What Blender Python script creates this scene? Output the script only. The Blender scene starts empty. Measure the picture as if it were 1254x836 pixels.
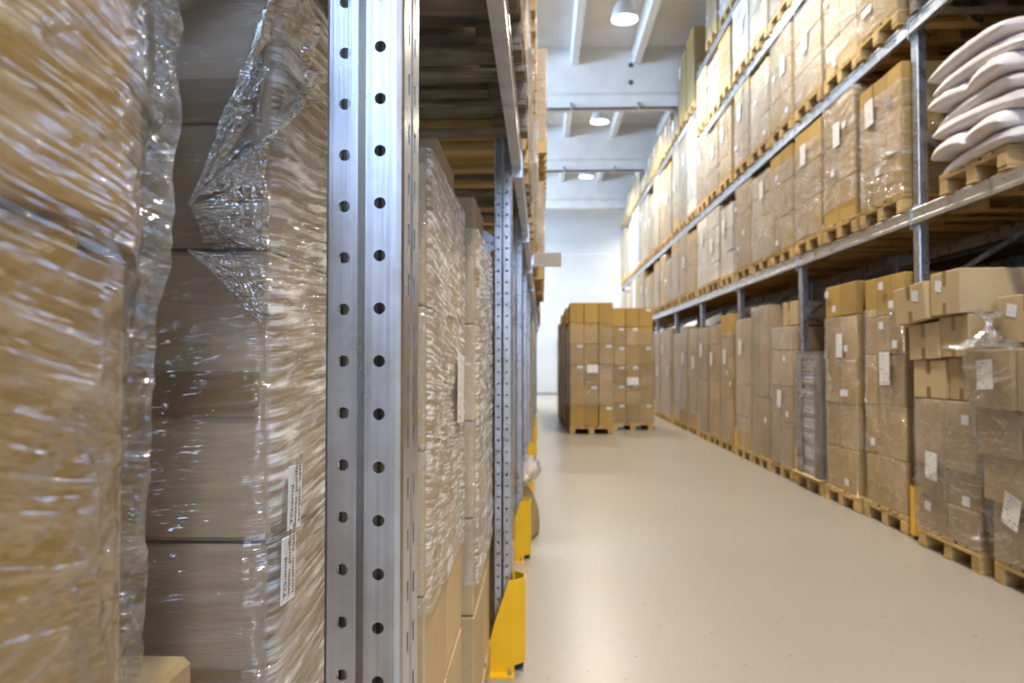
import bpy, math, random
import numpy as np
from mathutils import Vector, Matrix

# ------------------------------------------------------------------ camera, world, light, exposure
SC = bpy.context.scene
C = SC.collection
FPX, CXP, CYP = 953.0, 627.0, 418.0        # focal length in pixels, image centre (1254 x 836)
VPX, VPY, HCAM = 663.0, 442.0, 1.35        # vanishing point of the aisle, eye height
YAW = math.atan((VPX - CXP) / FPX)
PITCH = math.atan((VPY - CYP) / FPX)
cam_d = bpy.data.cameras.new('camera')
cam = bpy.data.objects.new('camera', cam_d)
C.objects.link(cam)
SC.camera = cam
cam.location = (0, 0, HCAM)
cam.rotation_euler = (math.pi / 2 + PITCH, 0, YAW)
cam_d.sensor_width = 36.0
cam_d.lens = FPX / 1254.0 * 36.0
cam_d.clip_start = 0.02
cam_d.dof.use_dof = True
cam_d.dof.focus_distance = 1.05
cam_d.dof.aperture_fstop = 7.0

world = bpy.data.worlds.new('world')
SC.world = world
world.use_nodes = True
world.node_tree.nodes['Background'].inputs[0].default_value = (0.75, 0.85, 1.0, 1)
world.node_tree.nodes['Background'].inputs[1].default_value = 0.25

SC.view_settings.view_transform = 'Standard'
SC.view_settings.look = 'None'
SC.view_settings.gamma = 1.0
SC.view_settings.use_curve_mapping = False
SC.view_settings.exposure = 0.12
SC.cycles.use_denoising = True
SC.cycles.max_bounces = 8
SC.cycles.diffuse_bounces = 4
SC.cycles.glossy_bounces = 4
SC.cycles.transmission_bounces = 4
SC.cycles.transparent_max_bounces = 24
SC.cycles.caustics_reflective = False
SC.cycles.caustics_refractive = False
SC.cycles.sample_clamp_indirect = 6.0

LAMP_W = 218.0                 # each high-bay lamp
LAMP_COL = (1.0, 0.90, 0.76)
WIN_W = 300.0                  # daylight through each window of the end wall behind the camera
WIN_COL = (0.48, 0.70, 1.0)
WIN_NEAR = (0.34, 0.54, 1.0)

# room extents (metres; X across the aisle, Y along it, Z up)
RX0, RX1, RY0, RY1, CEIL = -5.2, 5.7, -7.5, 31.2, 7.85

def area(name, loc, rot, sx, sy, power, col, shape='RECTANGLE', spread=math.pi):
    d = bpy.data.lights.new(name, 'AREA')
    d.shape = shape
    d.size = sx
    if shape == 'RECTANGLE':
        d.size_y = sy
    d.energy = power
    d.color = col
    d.spread = spread
    o = bpy.data.objects.new(name, d)
    C.objects.link(o)
    o.location = loc
    o.rotation_euler = rot
    return o

WINDOWS = [(-0.35, 2.5), (2.3, 2.5)]      # centre x, width ; z 3.6 .. 6.9
for wx, ww in WINDOWS:
    area('window_daylight', (wx, RY0 + 0.06, 5.25), (math.radians(90), 0, 0), ww - 0.15, 3.1, WIN_W * ww / 2.6, WIN_NEAR)

CLER_W = 520.0                 # daylight through each clerestory window high in the left wall
CLER = [-2.4 + 4.2 * k for k in range(8)]                       # centre y ; 3.6 long, z 5.5 .. 7.3
for cy in CLER:
    area('window_daylight', (RX0 + 0.06, cy, 6.4), (math.radians(90), 0, -math.pi / 2), 3.4, 1.7, CLER_W, WIN_COL)

# ------------------------------------------------------------------ helpers
rng = random.Random(7)
R = math.radians

def at_y(px, py, Y):
    "point on the plane y = Y seen at a pixel of the photograph"
    d = Vector(((px - CXP) / FPX, (CYP - py) / FPX, -1.0))
    d = cam.rotation_euler.to_matrix() @ d
    t = Y / d.y
    return Vector((0, 0, HCAM)) + d * t

def at_x(px, py, X):
    d = Vector(((px - CXP) / FPX, (CYP - py) / FPX, -1.0))
    d = cam.rotation_euler.to_matrix() @ d
    t = X / d.x
    return Vector((0, 0, HCAM)) + d * t

class MB:
    def __init__(self):
        self.v, self.f = [], []
    def add(self, vs, fs):
        b = len(self.v)
        self.v.extend(tuple(p) for p in vs)
        self.f.extend(tuple(i + b for i in f) for f in fs)
        return self
    def box(self, x0, x1, y0, y1, z0, z1):
        return self.add([(x0, y0, z0), (x1, y0, z0), (x1, y1, z0), (x0, y1, z0), (x0, y0, z1), (x1, y0, z1), (x1, y1, z1), (x0, y1, z1)],
                        [(0, 3, 2, 1), (4, 5, 6, 7), (0, 1, 5, 4), (1, 2, 6, 5), (2, 3, 7, 6), (3, 0, 4, 7)])
    def bbox(self, x0, x1, y0, y1, z0, z1, b):
        "bevelled box: 24 corner points"
        vs = []
        for sx in (0, 1):
            for sy in (0, 1):
                for sz in (0, 1):
                    X, Y, Z = (x0, x1)[sx], (y0, y1)[sy], (z0, z1)[sz]
                    ix, iy, iz = (b, -b)[sx], (b, -b)[sy], (b, -b)[sz]
                    vs += [(X, Y + iy, Z + iz), (X + ix, Y, Z + iz), (X + ix, Y + iy, Z)]
        def i(sx, sy, sz, a):
            return (sx * 4 + sy * 2 + sz) * 3 + a
        fs = []
        for s in (0, 1):
            q = [i(s, 0, 0, 0), i(s, 1, 0, 0), i(s, 1, 1, 0), i(s, 0, 1, 0)]
            fs.append(tuple(q if s else q[::-1]))
            q = [i(0, s, 0, 1), i(1, s, 0, 1), i(1, s, 1, 1), i(0, s, 1, 1)]
            fs.append(tuple(q[::-1] if s else q))
            q = [i(0, 0, s, 2), i(1, 0, s, 2), i(1, 1, s, 2), i(0, 1, s, 2)]
            fs.append(tuple(q if s else q[::-1]))
        for a in (0, 1):
            for c in (0, 1):
                flip = (a == c)
                q = [i(a, c, 0, 0), i(a, c, 0, 1), i(a, c, 1, 1), i(a, c, 1, 0)]
                fs.append(tuple(q[::-1] if not flip else q))
                q = [i(a, 0, c, 0), i(a, 0, c, 2), i(a, 1, c, 2), i(a, 1, c, 0)]
                fs.append(tuple(q if not flip else q[::-1]))
                q = [i(0, a, c, 1), i(0, a, c, 2), i(1, a, c, 2), i(1, a, c, 1)]
                fs.append(tuple(q[::-1] if not flip else q))
                for d in (0, 1):
                    t = [i(a, c, d, 0), i(a, c, d, 1), i(a, c, d, 2)]
                    fs.append(tuple(t if (a + c + d) % 2 else t[::-1]))
        return self.add(vs, fs)
    def tube(self, p, q, r, n=10, cap=True, r2=None):
        p, q = Vector(p), Vector(q)
        d = (q - p).normalized()
        a = d.orthogonal().normalized()
        b = d.cross(a)
        r2 = r if r2 is None else r2
        vs = []
        for k in range(n):
            t = 2 * math.pi * k / n
            w = a * math.cos(t) + b * math.sin(t)
            vs += [p + w * r, q + w * r2]
        fs = [(2 * k, 2 * ((k + 1) % n), 2 * ((k + 1) % n) + 1, 2 * k + 1) for k in range(n)]
        if cap:
            fs += [tuple(2 * k for k in range(n))[::-1], tuple(2 * k + 1 for k in range(n))]
        return self.add(vs, fs)
    def lathe(self, prof, n=28, cx=0, cy=0):
        m = len(prof)
        vs = []
        for k in range(n):
            t = 2 * math.pi * k / n
            vs += [(cx + r * math.cos(t), cy + r * math.sin(t), z) for r, z in prof]
        fs = []
        for k in range(n):
            k2 = (k + 1) % n
            for j in range(m - 1):
                fs.append((k * m + j, k2 * m + j, k2 * m + j + 1, k * m + j + 1))
        return self.add(vs, fs)
    def prism(self, poly, axis, a, b):
        "extrude a 2-D polygon along an axis"
        n = len(poly)
        def pt(p, t):
            return {'x': (t, p[0], p[1]), 'y': (p[0], t, p[1]), 'z': (p[0], p[1], t)}[axis]
        vs = [pt(p, a) for p in poly] + [pt(p, b) for p in poly]
        fs = [(k, (k + 1) % n, (k + 1) % n + n, k + n) for k in range(n)]
        fs += [tuple(range(n))[::-1], tuple(range(n, 2 * n))]
        return self.add(vs, fs)
    def grid(self, P):
        "P: (nu, nv, 3) array of points"
        nu, nv = P.shape[:2]
        vs = P.reshape(-1, 3).tolist()
        fs = [(i * nv + j, (i + 1) * nv + j, (i + 1) * nv + j + 1, i * nv + j + 1) for i in range(nu - 1) for j in range(nv - 1)]
        return self.add(vs, fs)
    def mesh(self, name, mat, smooth=False):
        me = bpy.data.meshes.new(name)
        me.from_pydata(self.v, [], self.f)
        me.materials.append(mat)
        if smooth:
            me.polygons.foreach_set('use_smooth', [True] * len(me.polygons))
        me.update()
        return me

def obj(name, me, parent=None, loc=(0, 0, 0), rot=(0, 0, 0)):
    o = bpy.data.objects.new(name, me)
    C.objects.link(o)
    if parent is not None:
        o.parent = parent
    o.location = loc
    o.rotation_euler = rot
    return o

def tag(o, label=None, cat=None, group=None, kind=None):
    if label: o['label'] = label
    if cat: o['category'] = cat
    if group: o['group'] = group
    if kind: o['kind'] = kind
    return o

def thing(name, label, cat, loc=(0, 0, 0), rz=0.0, group=None):
    return tag(obj(name, None, None, loc, (0, 0, rz)), label, cat, group)

def struct(name, mb, mat, smooth=False):
    return tag(obj(name, mb.mesh(name, mat, smooth)), kind='structure')

# ---- numpy value noise
def _hash(ix, iy, seed):
    n = (ix.astype(np.int64) * 374761393 + iy.astype(np.int64) * 668265263 + seed * 974634777) & 0xffffffff
    n = ((n ^ (n >> 13)) * 1274126177) & 0xffffffff
    return ((n ^ (n >> 16)) & 0xffff) / 65535.0
def vnoise(x, y, seed=0):
    ix, iy = np.floor(x), np.floor(y)
    fx, fy = x - ix, y - iy
    fx = fx * fx * fx * (fx * (fx * 6 - 15) + 10)
    fy = fy * fy * fy * (fy * (fy * 6 - 15) + 10)
    a, b = _hash(ix, iy, seed), _hash(ix + 1, iy, seed)
    c, d = _hash(ix, iy + 1, seed), _hash(ix + 1, iy + 1, seed)
    return (a * (1 - fx) + b * fx) * (1 - fy) + (c * (1 - fx) + d * fx) * fy
def ridged(x, y, seed=0):
    return (1 - np.abs(2 * vnoise(x, y, seed) - 1)) ** 2
def crumple(u, v, seed, ang=0.3, fine=1.0):
    "stretch-film wrinkles: long ridges along a slowly turning direction; u, v in metres"
    a = ang + 0.45 * (vnoise(u * 1.7, v * 1.7, seed + 5) - 0.5)
    s = v * np.cos(a) + u * np.sin(a)
    t = u * np.cos(a) - v * np.sin(a)
    return (0.55 * ridged(t * 3, s * 26 * fine, seed) + 0.30 * ridged(t * 6, s * 60 * fine, seed + 1)
            + 0.30 * ridged(t * 5, s * 20, seed + 2) - 0.33)

# ------------------------------------------------------------------ materials
class NT:
    def __init__(self, name):
        self.m = bpy.data.materials.new(name)
        self.m.use_nodes = True
        self.t = self.m.node_tree
        for n in list(self.t.nodes):
            self.t.nodes.remove(n)
        self.out = self.n('ShaderNodeOutputMaterial')
    def n(self, typ, **kw):
        nd = self.t.nodes.new(typ)
        for k, v in kw.items():
            setattr(nd, k, v)
        return nd
    def l(self, a, b):
        self.t.links.new(a, b)
    def val(self, sock, v):
        if hasattr(v, 'is_linked'):
            self.l(v, sock)
        else:
            sock.default_value = v
    def math(self, op, a, b=0.0, c=None, clamp=False):
        nd = self.n('ShaderNodeMath', operation=op, use_clamp=clamp)
        self.val(nd.inputs[0], a)
        self.val(nd.inputs[1], b)
        if c is not None: self.val(nd.inputs[2], c)
        return nd.outputs[0]
    def mix(self, fac, a, b, blend='MIX'):
        nd = self.n('ShaderNodeMix', data_type='RGBA', blend_type=blend)
        self.val(nd.inputs[0], fac)
        self.val(nd.inputs[6], a)
        self.val(nd.inputs[7], b)
        return nd.outputs[2]
    def noise(self, vec, scale, detail=2.0, rough=0.5):
        nd = self.n('ShaderNodeTexNoise')
        if vec is not None: self.l(vec, nd.inputs['Vector'])
        nd.inputs['Scale'].default_value = scale
        nd.inputs['Detail'].default_value = detail
        nd.inputs['Roughness'].default_value = rough
        return nd.outputs['Fac']
    def mapr(self, v, a, b, c=0.0, d=1.0):
        nd = self.n('ShaderNodeMapRange')
        self.l(v, nd.inputs[0])
        for i, q in enumerate((a, b, c, d)):
            nd.inputs[i + 1].default_value = q
        return nd.outputs[0]
    def comb(self, x, y, z):
        nd = self.n('ShaderNodeCombineXYZ')
        for i, q in enumerate((x, y, z)): self.val(nd.inputs[i], q)
        return nd.outputs[0]
    def bump(self, h, strength, dist):
        nd = self.n('ShaderNodeBump')
        nd.inputs['Strength'].default_value = strength
        nd.inputs['Distance'].default_value = dist
        self.l(h, nd.inputs['Height'])
        return nd.outputs[0]
    def coord(self, kind='Object'):
        return self.n('ShaderNodeTexCoord').outputs[kind]
    def princ(self, col, rough, metal=0.0, spec=0.5, normal=None):
        p = self.n('ShaderNodeBsdfPrincipled')
        self.val(p.inputs['Base Color'], col)
        self.val(p.inputs['Roughness'], rough)
        p.inputs['Metallic'].default_value = metal
        p.inputs['Specular IOR Level'].default_value = spec
        if normal is not None: self.l(normal, p.inputs['Normal'])
        self.l(p.outputs[0], self.out.inputs[0])
        return p

def rgb(*c):
    return (c[0], c[1], c[2], 1.0)

def mat_plain(name, col, rough=0.5, metal=0.0, spec=0.5, nscale=20, namp=0.06, bump=0.0):
    t = NT(name)
    co = t.coord()
    nz = t.noise(co, nscale, 3)
    f = t.mapr(nz, 0.3, 0.7, 1 - namp * 1.5, 1 + namp)
    c = t.mix(1.0, rgb(*col), t.comb(f, f, f), 'MULTIPLY')
    nrm = t.bump(nz, bump, 0.01) if bump else None
    t.princ(c, rough, metal, spec, nrm)
    return t.m

def mat_cardboard(name, col, var=0.16):
    t = NT(name)
    co = t.coord()
    info = t.n('ShaderNodeObjectInfo').outputs['Random']
    sep = t.n('ShaderNodeSeparateXYZ'); t.l(co, sep.inputs[0])
    blot = t.noise(co, 4.0, 4, 0.6)
    fib = t.noise(t.comb(t.math('MULTIPLY', sep.outputs[0], 30.0), t.math('MULTIPLY', sep.outputs[1], 30.0), t.math('MULTIPLY', sep.outputs[2], 260.0)), 1.0, 2)
    f = t.math('MULTIPLY', t.mapr(info, 0, 1, 1 - var, 1 + var), t.mapr(blot, 0.3, 0.7, 0.92, 1.07))
    f = t.math('MULTIPLY', f, t.mapr(fib, 0.3, 0.7, 0.95, 1.05))
    c = t.mix(1.0, rgb(*col), t.comb(f, f, t.math('MULTIPLY', f, t.mapr(blot, 0.3, 0.7, 1.05, 0.95))), 'MULTIPLY')
    t.princ(c, 0.72, 0, 0.25, t.bump(fib, 0.12, 0.004))
    return t.m

def mat_wood(name, col, dark, spec=0.2):
    t = NT(name)
    co = t.coord()
    info = t.n('ShaderNodeObjectInfo').outputs['Random']
    sep = t.n('ShaderNodeSeparateXYZ'); t.l(co, sep.inputs[0])
    v = t.comb(t.math('MULTIPLY_ADD', sep.outputs[0], 3.0, t.math('MULTIPLY', info, 40.0)), t.math('MULTIPLY', sep.outputs[1], 55.0), t.math('MULTIPLY', sep.outputs[2], 55.0))
    g = t.noise(v, 1.0, 4, 0.65)
    s = t.noise(co, 7.0, 3)
    f = t.math('MULTIPLY', t.mapr(g, 0.25, 0.75, 0.0, 1.0), t.mapr(s, 0.3, 0.65, 0.45, 1.0))
    c = t.mix(f, rgb(*dark), rgb(*col))
    k = t.mapr(info, 0, 1, 0.75, 1.15)
    c = t.mix(1.0, c, t.comb(k, k, k), 'MULTIPLY')
    t.princ(c, 0.78, 0, spec, t.bump(g, 0.35, 0.006))
    return t.m

def mat_film(name, milk=0.42, gloss=0.06, scale=1.0, slope=0.0, tint=(0.97, 0.97, 0.96), bump=0.7, rough=0.10, thr=0.50, warp=0.12, kvar=0.35, base=0.02, yface=1.0, bdist=0.03, fcoef=0.45):
    "clear stretch film: transparent, glossy, with milky stretch creases"
    t = NT(name)
    co = t.coord()
    info = t.n('ShaderNodeObjectInfo').outputs['Random']
    sep = t.n('ShaderNodeSeparateXYZ'); t.l(co, sep.inputs[0])
    u = t.math('ADD', sep.outputs[0], sep.outputs[1])
    z = sep.outputs[2]
    warp = t.math('MULTIPLY', t.math('SUBTRACT', t.noise(co, 1.6, 2), 0.5), warp)
    z = t.math('ADD', z, warp)
    k = t.math('ADD', t.math('MULTIPLY', t.math('SUBTRACT', info, 0.5), kvar), slope)
    s1 = t.math('MULTIPLY_ADD', u, k, z)
    s2 = t.math('SUBTRACT', z, t.math('MULTIPLY', u, t.math('MULTIPLY_ADD', info, 0.3, 0.12)))
    off = t.math('MULTIPLY', info, 37.0)
    n1 = t.noise(t.comb(t.math('MULTIPLY', u, 2.2 * scale), t.math('MULTIPLY', s1, 42.0 * scale), off), 1.0, 3, 0.6)
    n2 = t.noise(t.comb(t.math('MULTIPLY', u, 4.5 * scale), t.math('MULTIPLY', s2, 24.0 * scale), t.math('ADD', off, 11.0)), 1.0, 2, 0.55)
    big = t.noise(co, 3.2 * scale, 3, 0.6)
    r1 = t.mapr(n1, thr, thr + 0.22, 0.0, 1.0)
    r2 = t.mapr(n2, thr + 0.05, thr + 0.28, 0.0, 0.7)
    mk = t.math('MULTIPLY', t.math('ADD', r1, r2, clamp=True), t.mapr(big, 0.35, 0.65, 0.35, 1.0))
    if yface < 1.0:
        sn = t.n('ShaderNodeSeparateXYZ'); t.l(t.coord('Normal'), sn.inputs[0])
        fy = t.mapr(t.math('ABSOLUTE', sn.outputs[1]), 0.6, 0.8, 1.0, yface)
        mk = t.math('MULTIPLY', mk, fy)
    mk = t.math('MULTIPLY_ADD', mk, milk, base, clamp=True)
    h = t.math('ADD', t.math('ADD', n1, t.math('MULTIPLY', n2, 1.2)), t.math('MULTIPLY', big, 2.5))
    nrm = t.bump(h, bump, bdist)
    lw = t.n('ShaderNodeLayerWeight')
    lw.inputs['Blend'].default_value = 0.5
    t.l(nrm, lw.inputs['Normal'])
    fr = t.math('MULTIPLY_ADD', t.math('POWER', lw.outputs['Facing'], 4.0), fcoef, gloss, clamp=True)
    tr = t.n('ShaderNodeBsdfTransparent'); tr.inputs[0].default_value = rgb(*tint)
    gl = t.n('ShaderNodeBsdfGlossy'); gl.inputs['Roughness'].default_value = rough
    t.l(nrm, gl.inputs['Normal'])
    m1 = t.n('ShaderNodeMixShader')
    t.l(fr, m1.inputs[0]); t.l(tr.outputs[0], m1.inputs[1]); t.l(gl.outputs[0], m1.inputs[2])
    df = t.n('ShaderNodeBsdfDiffuse'); df.inputs[0].default_value = (0.9, 0.9, 0.9, 1)
    m2 = t.n('ShaderNodeMixShader')
    t.l(mk, m2.inputs[0]); t.l(m1.outputs[0], m2.inputs[1]); t.l(df.outputs[0], m2.inputs[2])
    t.l(m2.outputs[0], t.out.inputs[0])
    return t.m

def mat_paper(name, lines=True):
    "white document sheet with small dark print"
    t = NT(name)
    co = t.coord('Generated')
    sep = t.n('ShaderNodeSeparateXYZ'); t.l(co, sep.inputs[0])
    info = t.n('ShaderNodeObjectInfo').outputs['Random']
    rows = t.n('ShaderNodeTexWave', wave_type='BANDS', bands_direction='Z')
    t.l(co, rows.inputs[0]); rows.inputs['Scale'].default_value = 2.3
    v = t.comb(t.math('MULTIPLY', sep.outputs[0], 14.0), t.math('MULTIPLY_ADD', sep.outputs[1], 14.0, t.math('MULTIPLY', info, 30.0)), t.math('MULTIPLY', sep.outputs[2], 7.0))
    nz = t.noise(v, 1.0, 2)
    big = t.noise(co, 3.0, 1)
    ink = t.math('MULTIPLY', t.mapr(nz, 0.52, 0.58), t.math('MULTIPLY', t.mapr(rows.outputs['Fac'], 0.55, 0.7), t.mapr(big, 0.45, 0.52)))
    c = t.mix(t.math('MULTIPLY', ink, 0.8), (0.78, 0.76, 0.74, 1), (0.05, 0.05, 0.06, 1))
    t.princ(c, 0.5, 0, 0.4)
    return t.m

def mat_metal(name, col, rough, metal=0.85):
    t = NT(name)
    co = t.coord()
    sp = t.n('ShaderNodeTexVoronoi'); t.l(co, sp.inputs['Vector']); sp.inputs['Scale'].default_value = 90.0
    sepc = t.n('ShaderNodeSeparateColor'); t.l(sp.outputs['Color'], sepc.inputs[0])
    sep = t.n('ShaderNodeSeparateXYZ'); t.l(co, sep.inputs[0])
    st = t.noise(t.comb(t.math('MULTIPLY', sep.outputs[0], 160.0), t.math('MULTIPLY', sep.outputs[1], 160.0), t.math('MULTIPLY', sep.outputs[2], 3.0)), 1.0, 3)
    big = t.noise(co, 9.0, 3)
    f = t.math('MULTIPLY', t.mapr(sepc.outputs[0], 0, 1, 0.96, 1.03), t.mapr(st, 0.3, 0.7, 0.90, 1.06))
    f = t.math('MULTIPLY', f, t.mapr(big, 0.35, 0.65, 0.9, 1.05))
    c = t.mix(1.0, rgb(*col), t.comb(f, f, f), 'MULTIPLY')
    r = t.math('MULTIPLY_ADD', t.math('SUBTRACT', big, 0.5), 0.25, rough)
    t.princ(c, r, metal, 0.5, t.bump(st, 0.06, 0.004))
    return t.m

def mat_floor():
    t = NT('floor_coating')
    co = t.coord()
    big = t.noise(co, 0.35, 4, 0.6)
    fine = t.noise(co, 24.0, 4, 0.7)
    spk = t.mapr(t.noise(co, 5.0, 2), 0.72, 0.78)
    f = t.math('MULTIPLY', t.mapr(big, 0.3, 0.7, 0.93, 1.05), t.mapr(fine, 0.3, 0.7, 0.97, 1.03))
    c = t.mix(1.0, (0.345, 0.315, 0.262, 1), t.comb(f, f, f), 'MULTIPLY')
    c = t.mix(t.math('MULTIPLY', spk, 0.25), c, (0.32, 0.27, 0.22, 1))
    sep = t.n('ShaderNodeSeparateXYZ'); t.l(co, sep.inputs[0])
    r = t.mapr(fine, 0.3, 0.7, 0.27, 0.31)
    t.princ(c, r, 0, 0.45, t.bump(t.noise(co, 60.0, 2), 0.05, 0.002))
    return t.m

M = {
    'kraft': mat_cardboard('kraft_cardboard', (0.44, 0.285, 0.085)),
    'brown': mat_cardboard('brown_cardboard', (0.41, 0.285, 0.14)),
    'pale': mat_cardboard('pale_cardboard', (0.53, 0.39, 0.215)),
    'white': mat_cardboard('white_cardboard', (0.66, 0.61, 0.55)),
    'dark': mat_cardboard('grey_brown_cardboard', (0.30, 0.23, 0.16)),
    'taupe': mat_cardboard('taupe_cardboard', (0.43, 0.32, 0.21)),
    'dark_card': mat_cardboard('dark_grey_cardboard', (0.15, 0.125, 0.10)),
    'tape': mat_plain('brown_tape', (0.26, 0.16, 0.065), 0.28, 0, 0.5),
    'wood': mat_wood('pine_wood', (0.72, 0.52, 0.25), (0.48, 0.31, 0.125)),
    'wood_old': mat_wood('weathered_wood', (0.42, 0.37, 0.30), (0.10, 0.08, 0.06)),
    'film': mat_film('stretch_film', 0.42, 0.07, 1.15, bump=1.0, rough=0.085, warp=0.35, base=0.005, fcoef=0.32, thr=0.565, bdist=0.035),
    'film_floor': mat_film('stretch_film_creased', 0.48, 0.11, 1.1, bump=1.0, rough=0.085, warp=0.35, base=0.005, fcoef=0.36, thr=0.55, bdist=0.04),
    'film_up': mat_film('stretch_film_heavy', 0.42, 0.10, 0.8, bump=1.0, warp=0.35),
    'film_near': mat_film('stretch_film_close', 0.85, 0.08, 2.6, 0.0, thr=0.44, warp=0.06, kvar=0.25, yface=0.10, bdist=0.014, base=0.05),
    'film_edge': mat_film('stretch_film_glossy', 0.30, 0.20, 1.2, 0.10, bump=1.0, rough=0.12, warp=0.1, kvar=0.1, bdist=0.012),
    'film_cloudy': mat_film('crumpled_film', 0.28, 0.38, 1.6, rough=0.10, warp=0.4, bdist=0.02),
    'galv': mat_metal('galvanised_steel', (0.56, 0.57, 0.59), 0.30, 0.95),
    'steel': mat_metal('dull_steel', (0.36, 0.36, 0.37), 0.45, 0.7),
    'yellow': mat_plain('yellow_paint', (0.84, 0.50, 0.012), 0.38, 0, 0.5, 6, 0.05),
    'bolt': mat_metal('bolt_zinc', (0.6, 0.58, 0.52), 0.3),
    'dark_rubber': mat_plain('dark_rubber', (0.03, 0.03, 0.03), 0.6),
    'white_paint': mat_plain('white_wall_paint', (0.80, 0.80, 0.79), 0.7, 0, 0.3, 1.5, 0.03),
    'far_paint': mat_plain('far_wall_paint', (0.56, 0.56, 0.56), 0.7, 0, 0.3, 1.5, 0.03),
    'concrete': mat_plain('white_concrete', (0.74, 0.73, 0.72), 0.75, 0, 0.25, 2.5, 0.05, 0.05),
    'panel_conc': mat_plain('ceiling_panel', (0.78, 0.77, 0.76), 0.8, 0, 0.2, 1.2, 0.06),
    'floor': mat_floor(),
    'paper': mat_paper('printed_paper'),
    'sticker': mat_plain('sticker_paper', (0.74, 0.74, 0.76), 0.45, 0, 0.4, 60, 0.10),
    'ink': mat_plain('black_ink', (0.05, 0.05, 0.05), 0.6),
    'bag': mat_plain('white_woven_plastic', (0.72, 0.67, 0.67), 0.38, 0, 0.5, 14, 0.04, 0.15),
    'sign': mat_plain('beige_board', (0.60, 0.53, 0.42), 0.6),
    'lamp_metal': mat_plain('lamp_aluminium', (0.62, 0.63, 0.64), 0.4, 0.2),
    'cable': mat_plain('dark_conduit', (0.10, 0.10, 0.10), 0.5),
    'frame': mat_plain('window_frame', (0.5, 0.5, 0.5), 0.5),
    'greysheet': mat_plain('grey_sheet_edges', (0.62, 0.63, 0.67), 0.55, 0, 0.4, 40, 0.15),
}
def mat_emit(name, col, s):
    t = NT(name)
    e = t.n('ShaderNodeEmission')
    e.inputs[0].default_value = rgb(*col); e.inputs[1].default_value = s
    t.l(e.outputs[0], t.out.inputs[0])
    return t.m
M['glow'] = mat_emit('lamp_glow', (1.0, 0.95, 0.86), 14.0)
M['sky_glass'] = mat_emit('daylit_glass', (0.70, 0.84, 1.0), 2.2)

# ------------------------------------------------------------------ the room
struct('floor', MB().box(RX0, RX1, RY0, RY1, -0.2, 0.0), M['floor'])
struct('ceiling', MB().box(RX0, RX1, RY0, RY1, CEIL, CEIL + 0.2), M['panel_conc'])
wl = MB().box(RX0 - 0.2, RX0, RY0, RY1, 0, 5.5).box(RX0 - 0.2, RX0, RY0, RY1, 7.3, CEIL)
ee = [RY0] + [e for cy in CLER for e in (cy - 1.8, cy + 1.8)] + [RY1]
for k in range(0, len(ee), 2): wl.box(RX0 - 0.2, RX0, ee[k], ee[k + 1], 5.5, 7.3)
struct('wall_left', wl, M['white_paint'])
for n, cy in enumerate(CLER):
    fr = MB()
    for a in (-1.77, 0, 1.77): fr.box(RX0 - 0.14, RX0 - 0.06, cy + a - 0.03, cy + a + 0.03, 5.5, 7.3)
    for z in (5.5, 7.24): fr.box(RX0 - 0.13, RX0 - 0.07, cy - 1.8, cy + 1.8, z, z + 0.06)
    w = struct('window_%d' % (n + 3), fr, M['frame'])
    for a in (-1, 1):
        obj('pane', MB().box(RX0 - 0.11, RX0 - 0.10, cy + a * 0.9 - 0.88, cy + a * 0.9 + 0.88, 5.54, 7.26).mesh('pane', M['sky_glass']), w)
struct('wall_right', MB().box(RX1, RX1 + 0.2, RY0, RY1, 0, CEIL), M['white_paint'])
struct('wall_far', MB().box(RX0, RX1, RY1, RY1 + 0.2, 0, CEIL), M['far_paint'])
struct('baseboard_far', MB().box(RX0, RX1, RY1 - 0.03, RY1 - 0.002, 0.0, 0.10), M['steel'])
struct('trim_1', MB().box(RX0, RX1, RY1 - 0.02, RY1 - 0.002, 5.62, 5.66), M['concrete'])
wb = MB()
xs = [RX0]
for wx, ww in WINDOWS: xs += [wx - ww / 2, wx + ww / 2]
xs.append(RX1)
wb.box(RX0, RX1, RY0 - 0.2, RY0, 0, 3.6).box(RX0, RX1, RY0 - 0.2, RY0, 6.9, CEIL)
for k in range(0, len(xs), 2):
    if xs[k + 1] - xs[k] > 0.01: wb.box(xs[k], xs[k + 1], RY0 - 0.2, RY0, 3.6, 6.9)
struct('wall_near', wb, M['white_paint'])
for n, (wx, ww) in enumerate(WINDOWS):
    fr = MB()
    for a in (-1, 0, 1):
        fr.box(wx + a * (ww / 2 - 0.03) - 0.03, wx + a * (ww / 2 - 0.03) + 0.03, RY0 - 0.14, RY0 - 0.06, 3.6, 6.9)
    for z in (3.6, 5.22, 6.84):
        fr.box(wx - ww / 2, wx + ww / 2, RY0 - 0.13, RY0 - 0.07, z, z + 0.06)
    w = struct('window_%d' % (n + 1), fr, M['frame'])
    for a in (-1, 1):
        for zz in (3.64, 5.26):
            obj('pane', MB().box(wx + a * ww / 4 - ww / 4 + 0.02, wx + a * ww / 4 + ww / 4 - 0.02, RY0 - 0.11, RY0 - 0.10, zz, zz + 1.6).mesh('pane', M['sky_glass']), w)

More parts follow.
